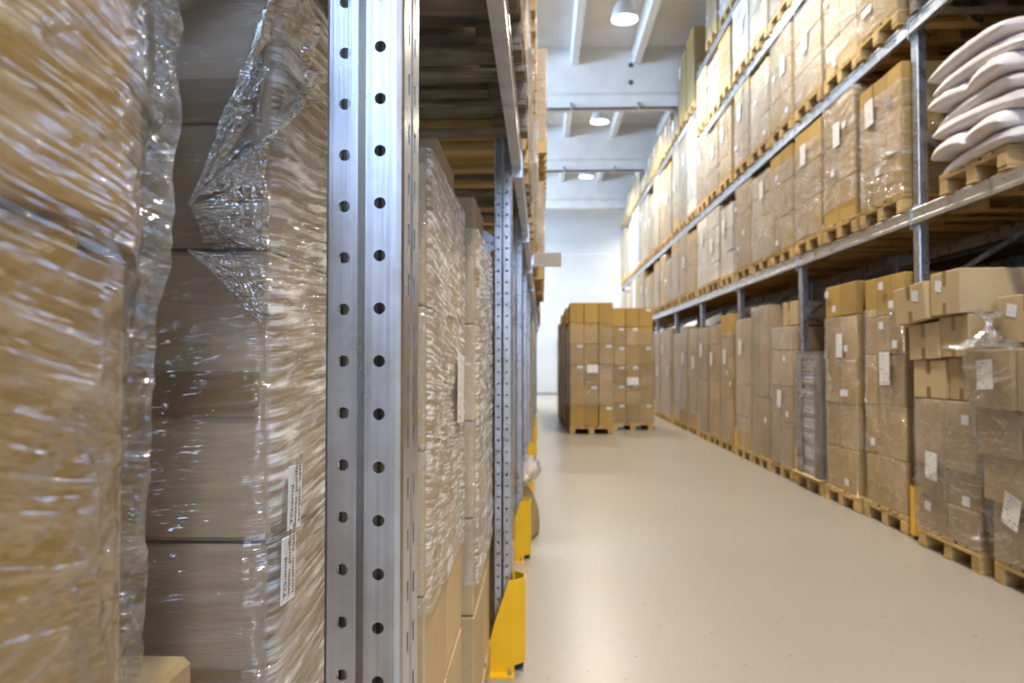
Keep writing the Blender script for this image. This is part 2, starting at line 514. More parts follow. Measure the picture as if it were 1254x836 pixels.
# precast ceiling: cross beams with a bottom flange, ribs running along the aisle
BEAM_Y = [-4.85, 0.4, 5.65, 10.9, 16.15, 21.4, 26.65]
BEAM_Z0 = 6.58
bm = MB()
bm.prism([(-0.16, BEAM_Z0), (0.16, BEAM_Z0), (0.16, BEAM_Z0 + 0.24), (0.09, BEAM_Z0 + 0.34), (0.09, CEIL + 0.01), (-0.09, CEIL + 0.01), (-0.09, BEAM_Z0 + 0.34), (-0.16, BEAM_Z0 + 0.24)], 'x', RX0, RX1)
beam_me = bm.mesh('ceiling_beam', M['concrete'])
hole_d = MB().tube((0, -0.004, 0), (0, 0.03, 0), 0.055, 14).mesh('beam_hole', M['cable'])
hole_w = MB().tube((0, -0.02, 0), (0, 0.03, 0), 0.055, 14).mesh('beam_plug', M['white_paint'])
for k, y in enumerate(BEAM_Y):
    o = tag(obj('trim_%d' % (k + 2), beam_me, None, (0, y, 0)), 'white concrete beam crossing the ceiling', kind='structure')
    for z in (7.12, 7.48):
        obj('beam_hole', hole_d if k < 5 else hole_w, o, (1.86, -0.09, z))
rib_me = MB().prism([(-0.07, CEIL - 0.36), (0.07, CEIL - 0.36), (0.11, CEIL + 0.01), (-0.11, CEIL + 0.01)], 'y', RY0, RY1).mesh('ceiling_rib', M['concrete'])
k = 20
for x in [0.70 + 1.28 * i for i in range(-4, 4)]:
    tag(obj('trim_%d' % k, rib_me, None, (x, 0, 0)), kind='structure')
    k += 1

# cable conduit under each beam, and the lamps
for k, y in enumerate(BEAM_Y[4:6]):
    c = thing('cable_conduit', ['dark cable conduit under the nearer ceiling beam', 'dark cable conduit under the farther ceiling beam'][k], 'conduit', (0, y - 0.2, BEAM_Z0 - 0.035), 0, 'conduits under the ceiling beams')
    obj('pipe', MB().tube((-1.4, 0, 0), (2.78, 0, 0), 0.028, 8).mesh('pipe', M['cable']), c)
    for x in (0.62, 2.0):
        obj('bracket', MB().box(x - 0.02, x + 0.02, -0.035, 0.06, -0.03, 0.12).mesh('bracket', M['galv']), c)

LAMPS = [(-2.2, 29.3), (4.6, 29.3)] + [(1.39, 12.86 + 5.55 * k) for k in (2, 1, 0, -1, -2, -3)]     # two added unseen lamps that brighten the far wall, then the aisle row
LAMP_Z = 7.02
shade_me = MB().lathe([(0.222, 0.0), (0.229, 0.006), (0.212, 0.10), (0.178, 0.20), (0.125, 0.285), (0.085, 0.32), (0.08, 0.32), (0.12, 0.275), (0.170, 0.195), (0.204, 0.10), (0.222, 0.0)], 32).mesh('shade', M['lamp_metal'], True)
diff_me = MB().lathe([(0.0, 0.02), (0.11, 0.022), (0.200, 0.03), (0.200, 0.04), (0.0, 0.05)], 32).mesh('diffuser', M['glow'], True)
neck_me = MB().lathe([(0.0, 0.318), (0.085, 0.318), (0.10, 0.33), (0.10, 0.42), (0.07, 0.44), (0.0, 0.44)], 24).mesh('ballast_housing', M['cable'], True)
rod_me = MB().tube((0, 0, 0.43), (0, 0, CEIL - LAMP_Z), 0.012, 8).mesh('rod', M['steel'])
lab = ['added unseen lamp brightening the far wall, hidden by left rack', 'added unseen lamp brightening the far wall, hidden by right rack', 'white bell lamp farthest down the aisle', 'white bell lamp hanging between the two ceiling beams', 'nearest white bell lamp at top of the picture', 'bell lamp over the aisle, out of view past the top edge', 'bell lamp above and just ahead of the viewer', 'bell lamp behind the viewer']
for k, (LAMP_X, y) in enumerate(LAMPS):
    t = thing('pendant_lamp', lab[k], 'lamp', (LAMP_X, y, LAMP_Z), 0, 'bell lamps over the aisle')
    for nm, me in (('shade', shade_me), ('diffuser', diff_me), ('ballast_housing', neck_me), ('rod', rod_me)):
        obj(nm, me, t)
    area('lamp_light', (LAMP_X, y, LAMP_Z - 0.02), (0, 0, 0), 0.40, 0, LAMP_W, LAMP_COL, 'DISK', R(152))

# ------------------------------------------------------------------ racks
P = 0.05                                   # hole pitch
UP_H = 6.75
def upright_mesh():
    m = MB()
    def strip(p0, p1, hs, hz, kind, nrm, zb=0.0):
        # p0, p1: plan points (u, w) ; hs: hole centre along strip 0..L ; hz: z offset of hole centre inside the cell
        p0, p1 = Vector((p0[0], p0[1])), Vector((p1[0], p1[1]))
        L = (p1 - p0).length
        d = (p1 - p0) / L
        if kind == 'round':
            out = [(0.0057 * math.cos(2 * math.pi * (k + 0.5) / 12), 0.0057 * math.sin(2 * math.pi * (k + 0.5) / 12)) for k in range(12)]
        else:
            a, b = 0.0045, 0.0105
            out = [(a, -b), (a, b), (-a, b), (-a, -b)]
        n = len(out)
        if zb: m.add([(p0.x, p0.y, 0), (p1.x, p1.y, 0), (p1.x, p1.y, zb), (p0.x, p0.y, zb)], [(0, 1, 2, 3)])
        for c in range(int(UP_H / P) - (1 if zb else 0)):
            z0 = c * P + zb
            zc = z0 + hz
            rim, hol, dee = [], [], []
            for (s, z) in out:
                # project outward to the cell border
                if kind == 'round':
                    kx = ((L - hs) if s > 0 else hs) / max(abs(s), 1e-9)
                    kz = ((z0 + P - zc) if z > 0 else (zc - z0)) / max(abs(z), 1e-9)
                    q = min(kx, kz)
                    rs, rz = s * q, z * q
                    # snap the corner-most points to the true corner
                else:
                    rs = (L - hs) if s > 0 else -hs
                    rz = (z0 + P - zc) if z > 0 else -(zc - z0)
                rim.append((hs + rs, zc + rz)); hol.append((hs + s, zc + z))
            def w3(q, dep=0.0):
                pp = p0 + d * q[0]
                return (pp.x + nrm[0] * dep, pp.y + nrm[1] * dep, q[1])
            vs = [w3(q) for q in rim] + [w3(q) for q in hol] + [w3(q, -0.0025) for q in hol]
            fs = []
            for k in range(n):
                k2 = (k + 1) % n
                fs.append((k, k2, k2 + n, k + n))
                fs.append((k + n, k2 + n, k2 + 2 * n, k + 2 * n))
            if kind == 'round':
                # corner triangles
                for cs, cz in ((L, z0 + P), (0, z0 + P), (0, z0), (L, z0)):
                    # rim points adjacent to this corner
                    best = None
                    for k in range(n):
                        k2 = (k + 1) % n
                        a, b = rim[k], rim[k2]
                        if (abs(a[0] - cs) < 1e-6 and abs(b[1] - cz) < 1e-6) or (abs(a[1] - cz) < 1e-6 and abs(b[0] - cs) < 1e-6):
                            best = (k, k2)
                    if best:
                        vs.append(w3((cs, cz)))
                        fs.append((best[0], len(vs) - 1, best[1]))
            m.add(vs, fs)
    def flat(p0, p1):
        m.add([(p0[0], p0[1], 0), (p1[0], p1[1], 0), (p1[0], p1[1], UP_H), (p0[0], p0[1], UP_H)], [(0, 1, 2, 3)])
    W = 0.10
    for s in (0, 1):
        f = (lambda p: (p[0], p[1])) if s == 0 else (lambda p: (W - p[0], p[1]))
        nx = -1 if s == 0 else 1
        strip(f((0, 0.007)), f((0, 0.036)), 0.0152, 0.025, 'round', (nx, 0), 0.025)
        strip(f((0.015, 0.047)), f((0.015, 0.075)), 0.013, 0.025, 'round', (nx, 0), 0.025)
        flat(f((0, 0.036)), f((0.003, 0.0405))); flat(f((0.003, 0.0405)), f((0.012, 0.0425))); flat(f((0.012, 0.0425)), f((0.015, 0.047)))
        flat(f((0.015, 0.075)), f((0.018, 0.078))); flat(f((0.018, 0.078)), f((0.03, 0.078)))
        flat(f((0, 0.007)), f((0.002, 0.002))); flat(f((0.002, 0.002)), f((0.007, 0)))
        strip(f((0.007, 0)), f((0.043, 0)), 0.026, 0.0249, 'slot', (0, -1))
        flat(f((0.043, 0)), f((0.047, 0.005)))
        flat(f((0.047, 0.005)), f((0.05, 0.005)))
    return m.mesh('upright', M['galv'])
UPR = upright_mesh()
UPS = UPR

def beam_mesh(L):
    m = MB()
    prof = [(0.0, 0.0), (0.040, 0.0), (0.042, 0.004), (0.042, 0.032), (0.036, 0.040), (0.036, 0.088), (0.042, 0.096), (0.042, 0.112), (0.038, 0.118), (0.0, 0.118)]
    m.prism(prof, 'y', 0.0, L)
    return m.mesh('beam', M['galv'])
BEAMS = {}
BRACES = {}
conn_me = MB().box(-0.004, 0.046, 0.0, 0.006, -0.035, 0.15).box(0.0, 0.003, -0.055, 0.0, -0.035, 0.15).mesh('connector', M['galv'])
base_me = MB().box(-0.03, 0.13, -0.02, 0.12, 0.0, 0.006).mesh('base_plate', M['steel'])
bolt_me = MB().tube((0, 0, 0), (0, 0, 0.014), 0.010, 6).tube((0, 0, 0.014), (0, 0, 0.03), 0.005, 6).mesh('bolt', M['bolt'])

def pallet_rack(label, side, xf, ys, levels_of_bay, depth=1.08, brace0=0.5):
    """side -1: rack stands on the left (body extends to -x), +1: right. xf: front plane of the uprights."""
    t = thing('pallet_rack', label, 'rack', (xf, 0, 0))
    for yi in ys:
        for rear in (0, 1):
            # plan of UPR: x = along aisle (0..0.1), y = depth into rack (0..0.078)
            o = obj('upright', UPS, t)
            sgn = side
            flip = rear
            # local axes: mesh x -> world y ; mesh y -> world x * side
            mtx = Matrix(((0, side, 0, 0), (1, 0, 0, yi), (0, 0, 1, 0), (0, 0, 0, 1)))
            if rear:
                mtx = Matrix(((0, -side, 0, side * depth), (1, 0, 0, yi), (0, 0, 1, 0), (0, 0, 0, 1)))
            o.matrix_local = mtx
            b = obj('base_plate', base_me, t, ((-side * 0.05 if not rear else side * (depth - 0.08)) if side > 0 else (-0.08 if not rear else -depth - 0.02), yi, 0.0))
            if side > 0 and not rear: b.location.x = -0.02
        # bracing between front and rear upright: front nodes at 0.70, 1.88, 3.06 ...
        for k in range(10):
            z = 0.11 + 0.59 * k
            a, c = ((0.07, z + 0.59), (depth - 0.07, z)) if k % 2 == 0 else ((0.07, z), (depth - 0.07, z + 0.59))
            key = (side, k, round(depth, 2))
            if key not in BRACES:
                m = MB()
                p, q = Vector((side * a[0], 0.035, a[1])), Vector((side * c[0], 0.035, c[1]))
                dr = (q - p).normalized()
                nn = Vector((0, 1, 0)).cross(dr) * 0.018
                w = Vector((0, 0.03, 0))
                m.add([p - nn, p + nn, p + nn + w, p - nn + w, q - nn, q + nn, q + nn + w, q - nn + w], [(0, 1, 2, 3), (7, 6, 5, 4), (0, 4, 5, 1), (1, 5, 6, 2), (2, 6, 7, 3), (3, 7, 4, 0)])
                BRACES[key] = m.mesh('brace', M['galv'])
            obj('brace', BRACES[key], t, (0, yi, 0))
    for i in range(len(ys) - 1):
        L = round(ys[i + 1] - ys[i], 3)
        if L not in BEAMS: BEAMS[L] = beam_mesh(L - 0.004)
        for ztop in levels_of_bay(i):
            for rear in (0, 1):
                o = obj('beam', BEAMS[L], t)
                # profile x: 0 at the upright face .. 0.042 towards the aisle
                x0 = 0.0 if not rear else side * (depth + 0.001)
                sx = -side if not rear else side
                y0 = ys[i] + 0.052
                if sx > 0:
                    o.matrix_local = Matrix(((1, 0, 0, x0), (0, 1, 0, y0), (0, 0, 1, ztop - 0.118), (0, 0, 0, 1)))
                else:
                    o.matrix_local = Matrix(((-1, 0, 0, x0), (0, 1, 0, y0), (0, 0, 1, ztop - 0.118), (0, 0, 0, 1)))
                if not rear:
                    for e in (0, 1):
                        c = obj('connector', conn_me, o)
                        c.location = (0.0, L - 0.008 if e else -0.002, 0)
                        if not e:
                            c.matrix_local = Matrix(((1, 0, 0, 0), (0, -1, 0, 0.004), (0, 0, 1, 0), (0, 0, 0, 1)))
    return t

LX = -0.131                                         # front plane of the left rack's uprights
LYS = [-1.98, 0.73, 3.44, 5.34, 7.24, 9.14, 11.04, 12.94, 14.84, 16.74, 18.64, 20.54, 22.44]
LL = [2.33, 3.85, 5.35]
left_rack = pallet_rack('galvanised steel pallet rack along the left edge of the aisle', -1, LX, LYS, lambda i: LL, 1.08, 0.15)
RX = 2.87
RYS = [round(6.0 + 2.69 * k, 3) for k in range(-1, 9)]
RL_NEAR = [2.51, 3.98, 5.38, 6.58]
RL_FAR = [2.51, 3.98, 5.97]
right_rack = pallet_rack('long galvanised steel pallet rack along the right side of the aisle', 1, RX, RYS, lambda i: RL_NEAR if i < 4 else RL_FAR, 1.08, 0.65)

# ------------------------------------------------------------------ column guards
def guard(name_label, x, y, side, group):
    """bent yellow plate in front of an upright; the aisle lies on +x for side -1"""
    t = thing('column_guard', name_label, 'guard', (x, y, 0), 0, group)
    s = -side                                          # direction towards the aisle
    H, th = 0.40, 0.006
    m = MB()
    # near side plate (facing the camera), sloping back edge; local y 0 .. 0.17 ; local x from -0.13*s to 0.012*s, chamfer to 0.05*s
    def plate(y0):
        poly = [(-s * 0.115, 0.0), (s * 0.0, 0.0), (s * 0.0, H), (-s * 0.024, H), (-s * 0.085, 0.22), (-s * 0.115, 0.10)]
        if s < 0: poly = poly[::-1]
        m.prism(poly, 'y', y0, y0 + th)
    plate(0.0)
    plate(0.170 - th)
    def wall(p, q, z0, z1):
        d = (Vector(q) - Vector(p)).normalized()
        n = Vector((-d.y, d.x)) * th
        if (n.x * s) > 0: n = -n
        a, b = Vector(p), Vector(q)
        m.add([(a.x, a.y, z0), (b.x, b.y, z0), (b.x + n.x, b.y + n.y, z0), (a.x + n.x, a.y + n.y, z0), (a.x, a.y, z1), (b.x, b.y, z1), (b.x + n.x, b.y + n.y, z1), (a.x + n.x, a.y + n.y, z1)],
              [(0, 1, 2, 3), (4, 5, 6, 7), (0, 1, 5, 4), (1, 2, 6, 5), (2, 3, 7, 6), (3, 0, 4, 7)])
    wall((0, 0.0), (s * 0.046, 0.05), 0.035, H)
    wall((s * 0.046, 0.05), (s * 0.046, 0.12), 0.035, H)
    wall((s * 0.046, 0.12), (0, 0.17), 0.035, H)
    obj('guard_plate', m.mesh('guard_plate', M['yellow']), t)
    ft = MB().box(min(0, -s * 0.115), max(0, -s * 0.115), -0.055, 0.0, 0.0, 0.006).box(min(0, -s * 0.115), max(0, -s * 0.115), 0.17, 0.225, 0.0, 0.006)
    f = obj('foot_flange', ft.mesh('foot_flange', M['yellow']), t)
    for yy in (-0.028, 0.198):
        obj('bolt', bolt_me, f, (-s * 0.02, yy, 0.006))
    obj('levelling_foot', MB().tube((s * 0.016, 0.085, 0.0), (s * 0.016, 0.085, 0.03), 0.022, 10).mesh('levelling_foot', M['dark_rubber']), t)
    return t
gl = ['nearest yellow guard, at foot of the second left upright', 'second yellow guard along the left rack', 'third yellow guard along the left rack, behind crumpled plastic', 'fourth yellow guard along the left rack', 'fifth yellow guard along the left rack', 'sixth yellow guard along the left rack']
for k in range(6):
    guard(gl[k], LX + 0.013, LYS[k + 2] - 0.045, -1, 'yellow guards of the left rack')
gr = ['yellow guard at right rack between leaning loose cartons and tall stack', 'yellow guard at right rack beside the film-wrapped flat sheets', 'yellow guard at right rack, third from the camera', 'yellow guard at right rack, fourth from the camera', 'yellow guard at right rack, fifth from the camera', 'yellow guard at right rack, sixth, behind the pallets standing in aisle', 'farthest yellow guard seen at right rack']
for k in range(7):
    guard(gr[k], RX - 0.013, RYS[k + 1] - 0.045, 1, 'yellow guards of the right rack')

# ------------------------------------------------------------------ pallets
PAL_H = 0.144
board_me = {}
for nm, mat in (('n', 'wood'), ('o', 'wood_old')):
    board_me[nm] = dict(
        wide=MB().bbox(-0.6, 0.6, -0.0725, 0.0725, 0, 0.022, 0.003).mesh('top_board', M[mat]),
        slim=MB().bbox(-0.6, 0.6, -0.05, 0.05, 0, 0.022, 0.003).mesh('top_board', M[mat]),
        cross=MB().bbox(-0.0725, 0.0725, -0.4, 0.4, 0, 0.022, 0.003).mesh('cross_board', M[mat]),
        block=MB().bbox(-0.0725, 0.0725, -0.05, 0.05, 0, 0.078, 0.004).mesh('block', M[mat]))
PIECES = []
for yy, w in ((-0.3275, 'wide'), (-0.18, 'slim'), (0.0, 'wide'), (0.18, 'slim'), (0.3275, 'wide')):
    PIECES.append(('top_board', w, (0, yy, 0.122)))
for xx in (-0.5275, 0.0, 0.5275):
    PIECES.append(('cross_board', 'cross', (xx, 0, 0.100)))
    for yy in (-0.35, 0.0, 0.35):
        PIECES.append(('block', 'block', (xx, yy, 0.022)))
for yy in (-0.35, 0.0, 0.35):
    PIECES.append(('bottom_board', 'slim', (0, yy, 0.0)))
def joined_pallet(mat):
    m = MB()
    for nm, k, (x, y, z) in PIECES:
        a, b, h = {'wide': (0.6, 0.0725, 0.022), 'slim': (0.6, 0.05, 0.022), 'cross': (0.0725, 0.4, 0.022), 'block': (0.0725, 0.05, 0.078)}[k]
        m.box(x - a, x + a, y - b, y + b, z, z + h)
    return m.mesh('wooden_pallet', M[mat])
PAL_FAR = {'n': joined_pallet('wood'), 'o': joined_pallet('wood_old')}

def pallet(x, y, z, label, group, kind='n', near=True, rz=0.0):
    if not near:
        return tag(obj('wooden_pallet', PAL_FAR[kind], None, (x, y, z), (0, 0, rz)), label, 'pallet', group)
    t = thing('wooden_pallet', label, 'pallet', (x, y, z), rz, group)
    for nm, k, loc in PIECES:
        o = obj(nm, board_me[kind][k], t, (loc[0] + rng.uniform(-.004, .004), loc[1] + rng.uniform(-.004, .004) * (k != 'block'), loc[2]))
    return t

# ------------------------------------------------------------------ cartons and loads
CART = {}
def carton_me(dx, dy, h, mat, b=0.006):
    k = (round(dx, 3), round(dy, 3), round(h, 3), mat)
    if k not in CART:
        CART[k] = MB().bbox(-dx / 2, dx / 2, -dy / 2, dy / 2, 0, h, b).mesh('carton', M[mat])
    return CART[k]
TAPE = {}
def tape_me(face, a, b, mat='tape'):
    "thin strip; face 'x' lies on a plane of constant x (a along y, b along z), 'y' on constant y, 'z' on top"
    k = (face, round(a, 3), round(b, 3), mat)
    if k not in TAPE:
        t = 0.0012
        m = MB()
        if face == 'x': m.box(-t, t, -a / 2, a / 2, -b / 2, b / 2)
        elif face == 'y': m.box(-a / 2, a / 2, -t, t, -b / 2, b / 2)
        else: m.box(-a / 2, a / 2, -b / 2, b / 2, -t, t)
        TAPE[k] = m.mesh('tape' if mat == 'tape' else 'label_sheet', M[mat])
    return TAPE[k]

FILM = {}
def film_me(dx, dy, z0, z1, nper=40, nv=14, amp=0.006, seed=0, mat='film', off=0.010, fold=0.10, ang=0.25, flare=0.0):
    key = (round(dx, 2), round(dy, 2), round(z0, 2), round(z1, 2), nper, nv, seed, mat, round(flare, 2))
    if key in FILM: return FILM[key]
    hx, hy, r = dx / 2 + off, dy / 2 + off, 0.03
    # rounded rectangle sampled by arc length
    pts = []
    nc = 4
    for cxs, cys, a0 in ((1, -1, -90), (1, 1, 0), (-1, 1, 90), (-1, -1, 180)):
        for j in range(nc + 1):
            a = R(a0 + 90 * j / nc)
            pts.append((cxs * (hx - r) + r * math.cos(a), cys * (hy - r) + r * math.sin(a), math.cos(a), math.sin(a)))
    pts.append(pts[0])
    seg = [0]
    for a, b in zip(pts[:-1], pts[1:]): seg.append(seg[-1] + math.hypot(a[0] - b[0], a[1] - b[1]))
    S = seg[-1]
    # keep the corners: allot samples by length plus corner points
    tt = sorted(set([round(s, 5) for s in seg] + [round(S * i / nper, 5) for i in range(nper + 1)]))
    pa = np.array(pts)
    X = np.interp(tt, seg, pa[:, 0]); Y = np.interp(tt, seg, pa[:, 1]); NX = np.interp(tt, seg, pa[:, 2]); NY = np.interp(tt, seg, pa[:, 3])
    tt = np.array(tt)
    zz = np.linspace(z0, z1, nv)
    U, V = np.meshgrid(tt, zz, indexing='ij')
    per = np.minimum(U, S - U)
    D = crumple(per, V, seed, ang) * amp + amp * 0.4
    D = np.maximum(D, -off * 0.6)
    fl = 1 + flare * ((V - z0) / (z1 - z0))
    PX = X[:, None] * fl + NX[:, None] * D
    PY = Y[:, None] * fl + NY[:, None] * D
    PZ = V + 0.012 * (vnoise(per * 7, V * 0 + 1.3, seed + 3) - 0.5) * ((V == z1) | (V == z0))
    G = np.stack([PX, PY, PZ], -1)
    # fold over the top
    if fold:
        top = G[:, -1:, :].copy()
        k = 1 - fold / max(hx, 0.1)
        top[:, 0, 0] *= 1 - fold / hx; top[:, 0, 1] *= 1 - fold / hy
        top[:, 0, 2] += 0.004 + 0.02 * vnoise(per[:, 0] * 9, per[:, 0] * 0, seed + 9)
        G = np.concatenate([G, top], 1)
    me = MB().grid(G).mesh('stretch_film', M[mat], True)
    FILM[key] = me
    return me

BLOCKS = {}
def block_me(nx, ny, dx, dy, hs, mat, seed):
    key = (nx, ny, round(dx, 2), round(dy, 2), tuple(round(h, 3) for h in hs), mat, seed)
    if key in BLOCKS: return BLOCKS[key]
    r = random.Random(seed)
    m = MB(); z = 0
    for h in hs:
        for i in range(nx):
            for j in range(ny):
                ox, oy = r.uniform(-.006, .006), r.uniform(-.006, .006)
                x0 = -dx / 2 + i * dx / nx; y0 = -dy / 2 + j * dy / ny
                m.box(x0 + 0.003 + ox, x0 + dx / nx - 0.003 + ox, y0 + 0.003 + oy, y0 + dy / ny - 0.003 + oy, z, z + h - 0.004)
        z += h
    BLOCKS[key] = m.mesh('carton_block', M[mat])
    return BLOCKS[key]

def load(x0, x1, y0, y1, z, hs, nx, ny, mat, label, group, film=(0.0, 1.0), fmat='film', lod=0, seed=0, face=-1, papers=(), stickers=0, tapes=False, rz=0.0, nper=40, nv=14, amp=0.006, jit=0.006, flare=0.0, skip=(), name='carton_stack', ftop=0.10, ang=0.25, bev=0.006):
    """a pallet load of cartons bound by film. face: -1 when the aisle lies at -x, +1 at +x"""
    r = random.Random(seed * 31 + 5)
    dx, dy = x1 - x0, y1 - y0
    t = thing(name, label, 'carton stack', ((x0 + x1) / 2, (y0 + y1) / 2, z), rz, group)
    H = sum(hs)
    if lod == 0:
        zz = 0.0
        for li, h in enumerate(hs):
            for i in range(nx):
                for j in range(ny):
                    if (li, i, j) in skip: continue
                    cw, cd = dx / nx - 0.006, dy / ny - 0.006
                    c = obj('carton', carton_me(cw, cd, h - 0.004, mat, bev), t, (-dx / 2 + (i + .5) * dx / nx + r.uniform(-jit, jit), -dy / 2 + (j + .5) * dy / ny + r.uniform(-jit, jit) * 0.6, zz), (0, 0, r.uniform(-1, 1) * jit * 2.0))
                    front = (i == 0 if face < 0 else i == nx - 1)
                    if tapes and front:
                        for zo in (h - 0.045, 0.04):
                            obj('tape', tape_me('x', 0.05, 0.08), c, (face * cw / 2, 0, zo))
            zz += h
    else:
        b = obj('carton_block', block_me(nx, ny, dx, dy, hs, mat, seed % 4), t)
        b['kind'] = 'stuff'
    if film:
        f0, f1 = film[0] * H, film[1] * H
        obj('stretch_film', film_me(dx, dy, f0 + 0.008, f1 + (0.01 if film[1] == 1 else 0), nper if lod == 0 else 16, nv if lod == 0 else 7, amp, seed % (50 if lod == 0 else 4), fmat, 0.010, ftop if film[1] == 1 else 0.0, ang, flare), t)
    # document sheets: (fraction along y from the near side, height, w, h, tilt)
    for (fy, fz, w, h, tilt) in papers:
        fl = 1 + flare * fz
        o = obj('label_sheet', tape_me('x', w, h, 'paper'), t, (face * (dx / 2 * fl + 0.022), -dy / 2 + fy * dy, fz * H), (R(tilt), 0, 0))
    for s in range(stickers):
        li = r.randrange(len(hs)); j = r.randrange(ny)
        o = obj('label_sheet', tape_me('x', 0.085, 0.06, 'sticker'), t, (face * (dx / 2 + 0.020), -dy / 2 + (j + r.choice((.25, .5, .75))) * dy / ny, sum(hs[:li]) + hs[li] * r.choice((.25, .75))))
    return t

POS = ['nearest', 'middle', 'farthest']
ORD = ['first', 'second', 'third', 'fourth', 'fifth', 'sixth', 'seventh', 'eighth', 'ninth', 'tenth', 'eleventh', 'twelfth']
COLN = {'taupe': 'grey-brown', 'kraft': 'tan', 'brown': 'brown', 'pale': 'pale brown', 'white': 'whitish', 'dark': 'grey-brown'}

# --- right rack, regular places ------------------------------------------------
RF = 2.80                                           # front of pallets and loads on the right
def slots3(i):
    a, b = RYS[i] + 0.10, RYS[i + 1]
    w = (b - a) / 3
    return [(a + k * w + (w - 0.8) / 2) for k in range(3)]
LEVN = ['floor row', 'lowest beam', 'second beam', 'third beam', 'top beam']
custom_floor = {(0, 0), (0, 1), (0, 2), (1, 0), (1, 1), (1, 2), (2, 0)}
def fill_right():
    for i in range(9):
        levels = RL_NEAR if i < 4 else RL_FAR
        for lv in range(len(levels) + 1):
            z = 0.0 if lv == 0 else levels[lv - 1]
            top = (levels[lv] - 0.118 if lv < len(levels) else CEIL - 0.5)
            for k, y0 in enumerate(slots3(i)):
                if lv == 0 and (i, k) in custom_floor: continue
                if i == 0 and (lv == 1 and k >= 1): continue          # sacks
                if i == 0 and lv >= 3: continue                       # far above the frame
                y1 = y0 + 0.8
                seed = i * 37 + lv * 11 + k * 3
                r = random.Random(seed)
                if lv == 4 and (i == 0 or (i == 3 and k == 2)): continue
                near = y0 < 11.5
                lod = 0 if y0 < 14.2 and not (lv >= 3 and y0 > 11) else 1
                clear = top - z - PAL_H
                if lv == 0: H = r.uniform(1.72, 1.95)
                elif lv == 4: H = r.uniform(0.72, 0.85)
                elif lv == 3 and i >= 4:
                    H = (1.37 if k == 0 else 1.30) if (i == 4 and k < 2) else r.uniform(0.55, 0.75)
                    for by in BEAM_Y:
                        if y0 - 0.25 < by < y1 + 0.25: H = 0.30
                else: H = clear - r.choice((0.04, 0.05, 0.07, 0.12, 0.16, 0.28))
                n = max(1, round(H / r.choice((0.30, 0.36, 0.42))))
                hs = [H / n] * n
                if lv == 0: mat = r.choice(('brown', 'brown', 'kraft', 'pale'))
                elif lv == 1: mat = r.choice(('kraft', 'kraft', 'pale', 'pale', 'white' if i > 2 else 'kraft'))
                else: mat = r.choice(('pale', 'pale', 'white' if i > 1 else 'pale', 'kraft', 'brown'))
                if lv == 3 and i == 4 and k < 2: mat = 'kraft'
                fx = RF + r.uniform(-0.015, 0.015)
                ny = r.choice((2, 2, 3)) if lod == 0 else 2
                where = '%s of right rack, %s bay, %s pallet place' % (LEVN[lv], ORD[i], POS[k])
                pallet(fx + 0.6, (y0 + y1) / 2, z, 'wooden pallet on ' + where, 'pallets of the right rack', 'o' if i == 0 else 'n', near)
                pad = r.choice((0.0, 0.01, 0.02))
                ft = r.choice(((0.0, 1.0), (0.0, 0.86), (0.12, 1.0), (0.0, 1.0)))
                load(fx + 0.005, fx + 1.17, y0 + pad, y1 - pad, z + PAL_H, hs, 2, ny, mat, 'wrapped %s carton stack on %s' % (COLN[mat], where), 'wrapped carton stacks of the right rack',
                     film=ft, fmat='film' if lv == 0 or (lv == 3 and i == 4 and k < 2) else ('film_up' if lv > 1 else r.choice(('film', 'film_up'))), lod=lod, seed=seed, face=-1,
                     papers=[(r.uniform(.3, .7), r.uniform(.5, .8), 0.16, 0.22, r.uniform(-4, 4))] if r.random() < 0.75 and y0 < 22 else (), stickers=(r.choice((0, 2, 3)) if y0 < 13 else 0))
fill_right()

# --- right rack, floor places built one by one ----------------------------------
grp = 'wrapped carton stacks of the right rack'
gp = 'pallets of the right rack'
# tall tan stack next to the upright (seen just left of the loose cartons)
y0 = 6.16
pallet(RF + 0.62, y0 + 0.40, 0, 'wooden pallet under the tall tan stack beside the yellow guard at right', gp)
load(RF + 0.03, RF + 1.19, y0 + 0.02, y0 + 0.76, PAL_H, [0.42, 0.42, 0.42, 0.32, 0.33], 2, 3, 'kraft', 'tall tan carton stack with white document sheet, between guard and bulging film stack', grp, film=(0.0, 0.86), seed=3, face=-1, papers=[(0.42, 0.60, 0.19, 0.27, -1)], stickers=5, fmat='film_floor', nper=90, nv=50, amp=0.009)
y0 = 7.04
pallet(RF + 0.60, y0 + 0.40, 0, 'wooden pallet under the second tall tan stack at right', gp)
t = load(RF + 0.01, RF + 1.17, y0 + 0.03, y0 + 0.77, PAL_H, [0.40, 0.41, 0.41, 0.41, 0.30], 2, 2, 'kraft', 'tall tan carton stack with torn white film streak, beside the grey flat sheets', grp, film=(0.0, 0.84), seed=14, face=-1, papers=[(0.45, 0.70, 0.15, 0.22, 2)], stickers=6, fmat='film_floor', nper=90, nv=50, amp=0.009)

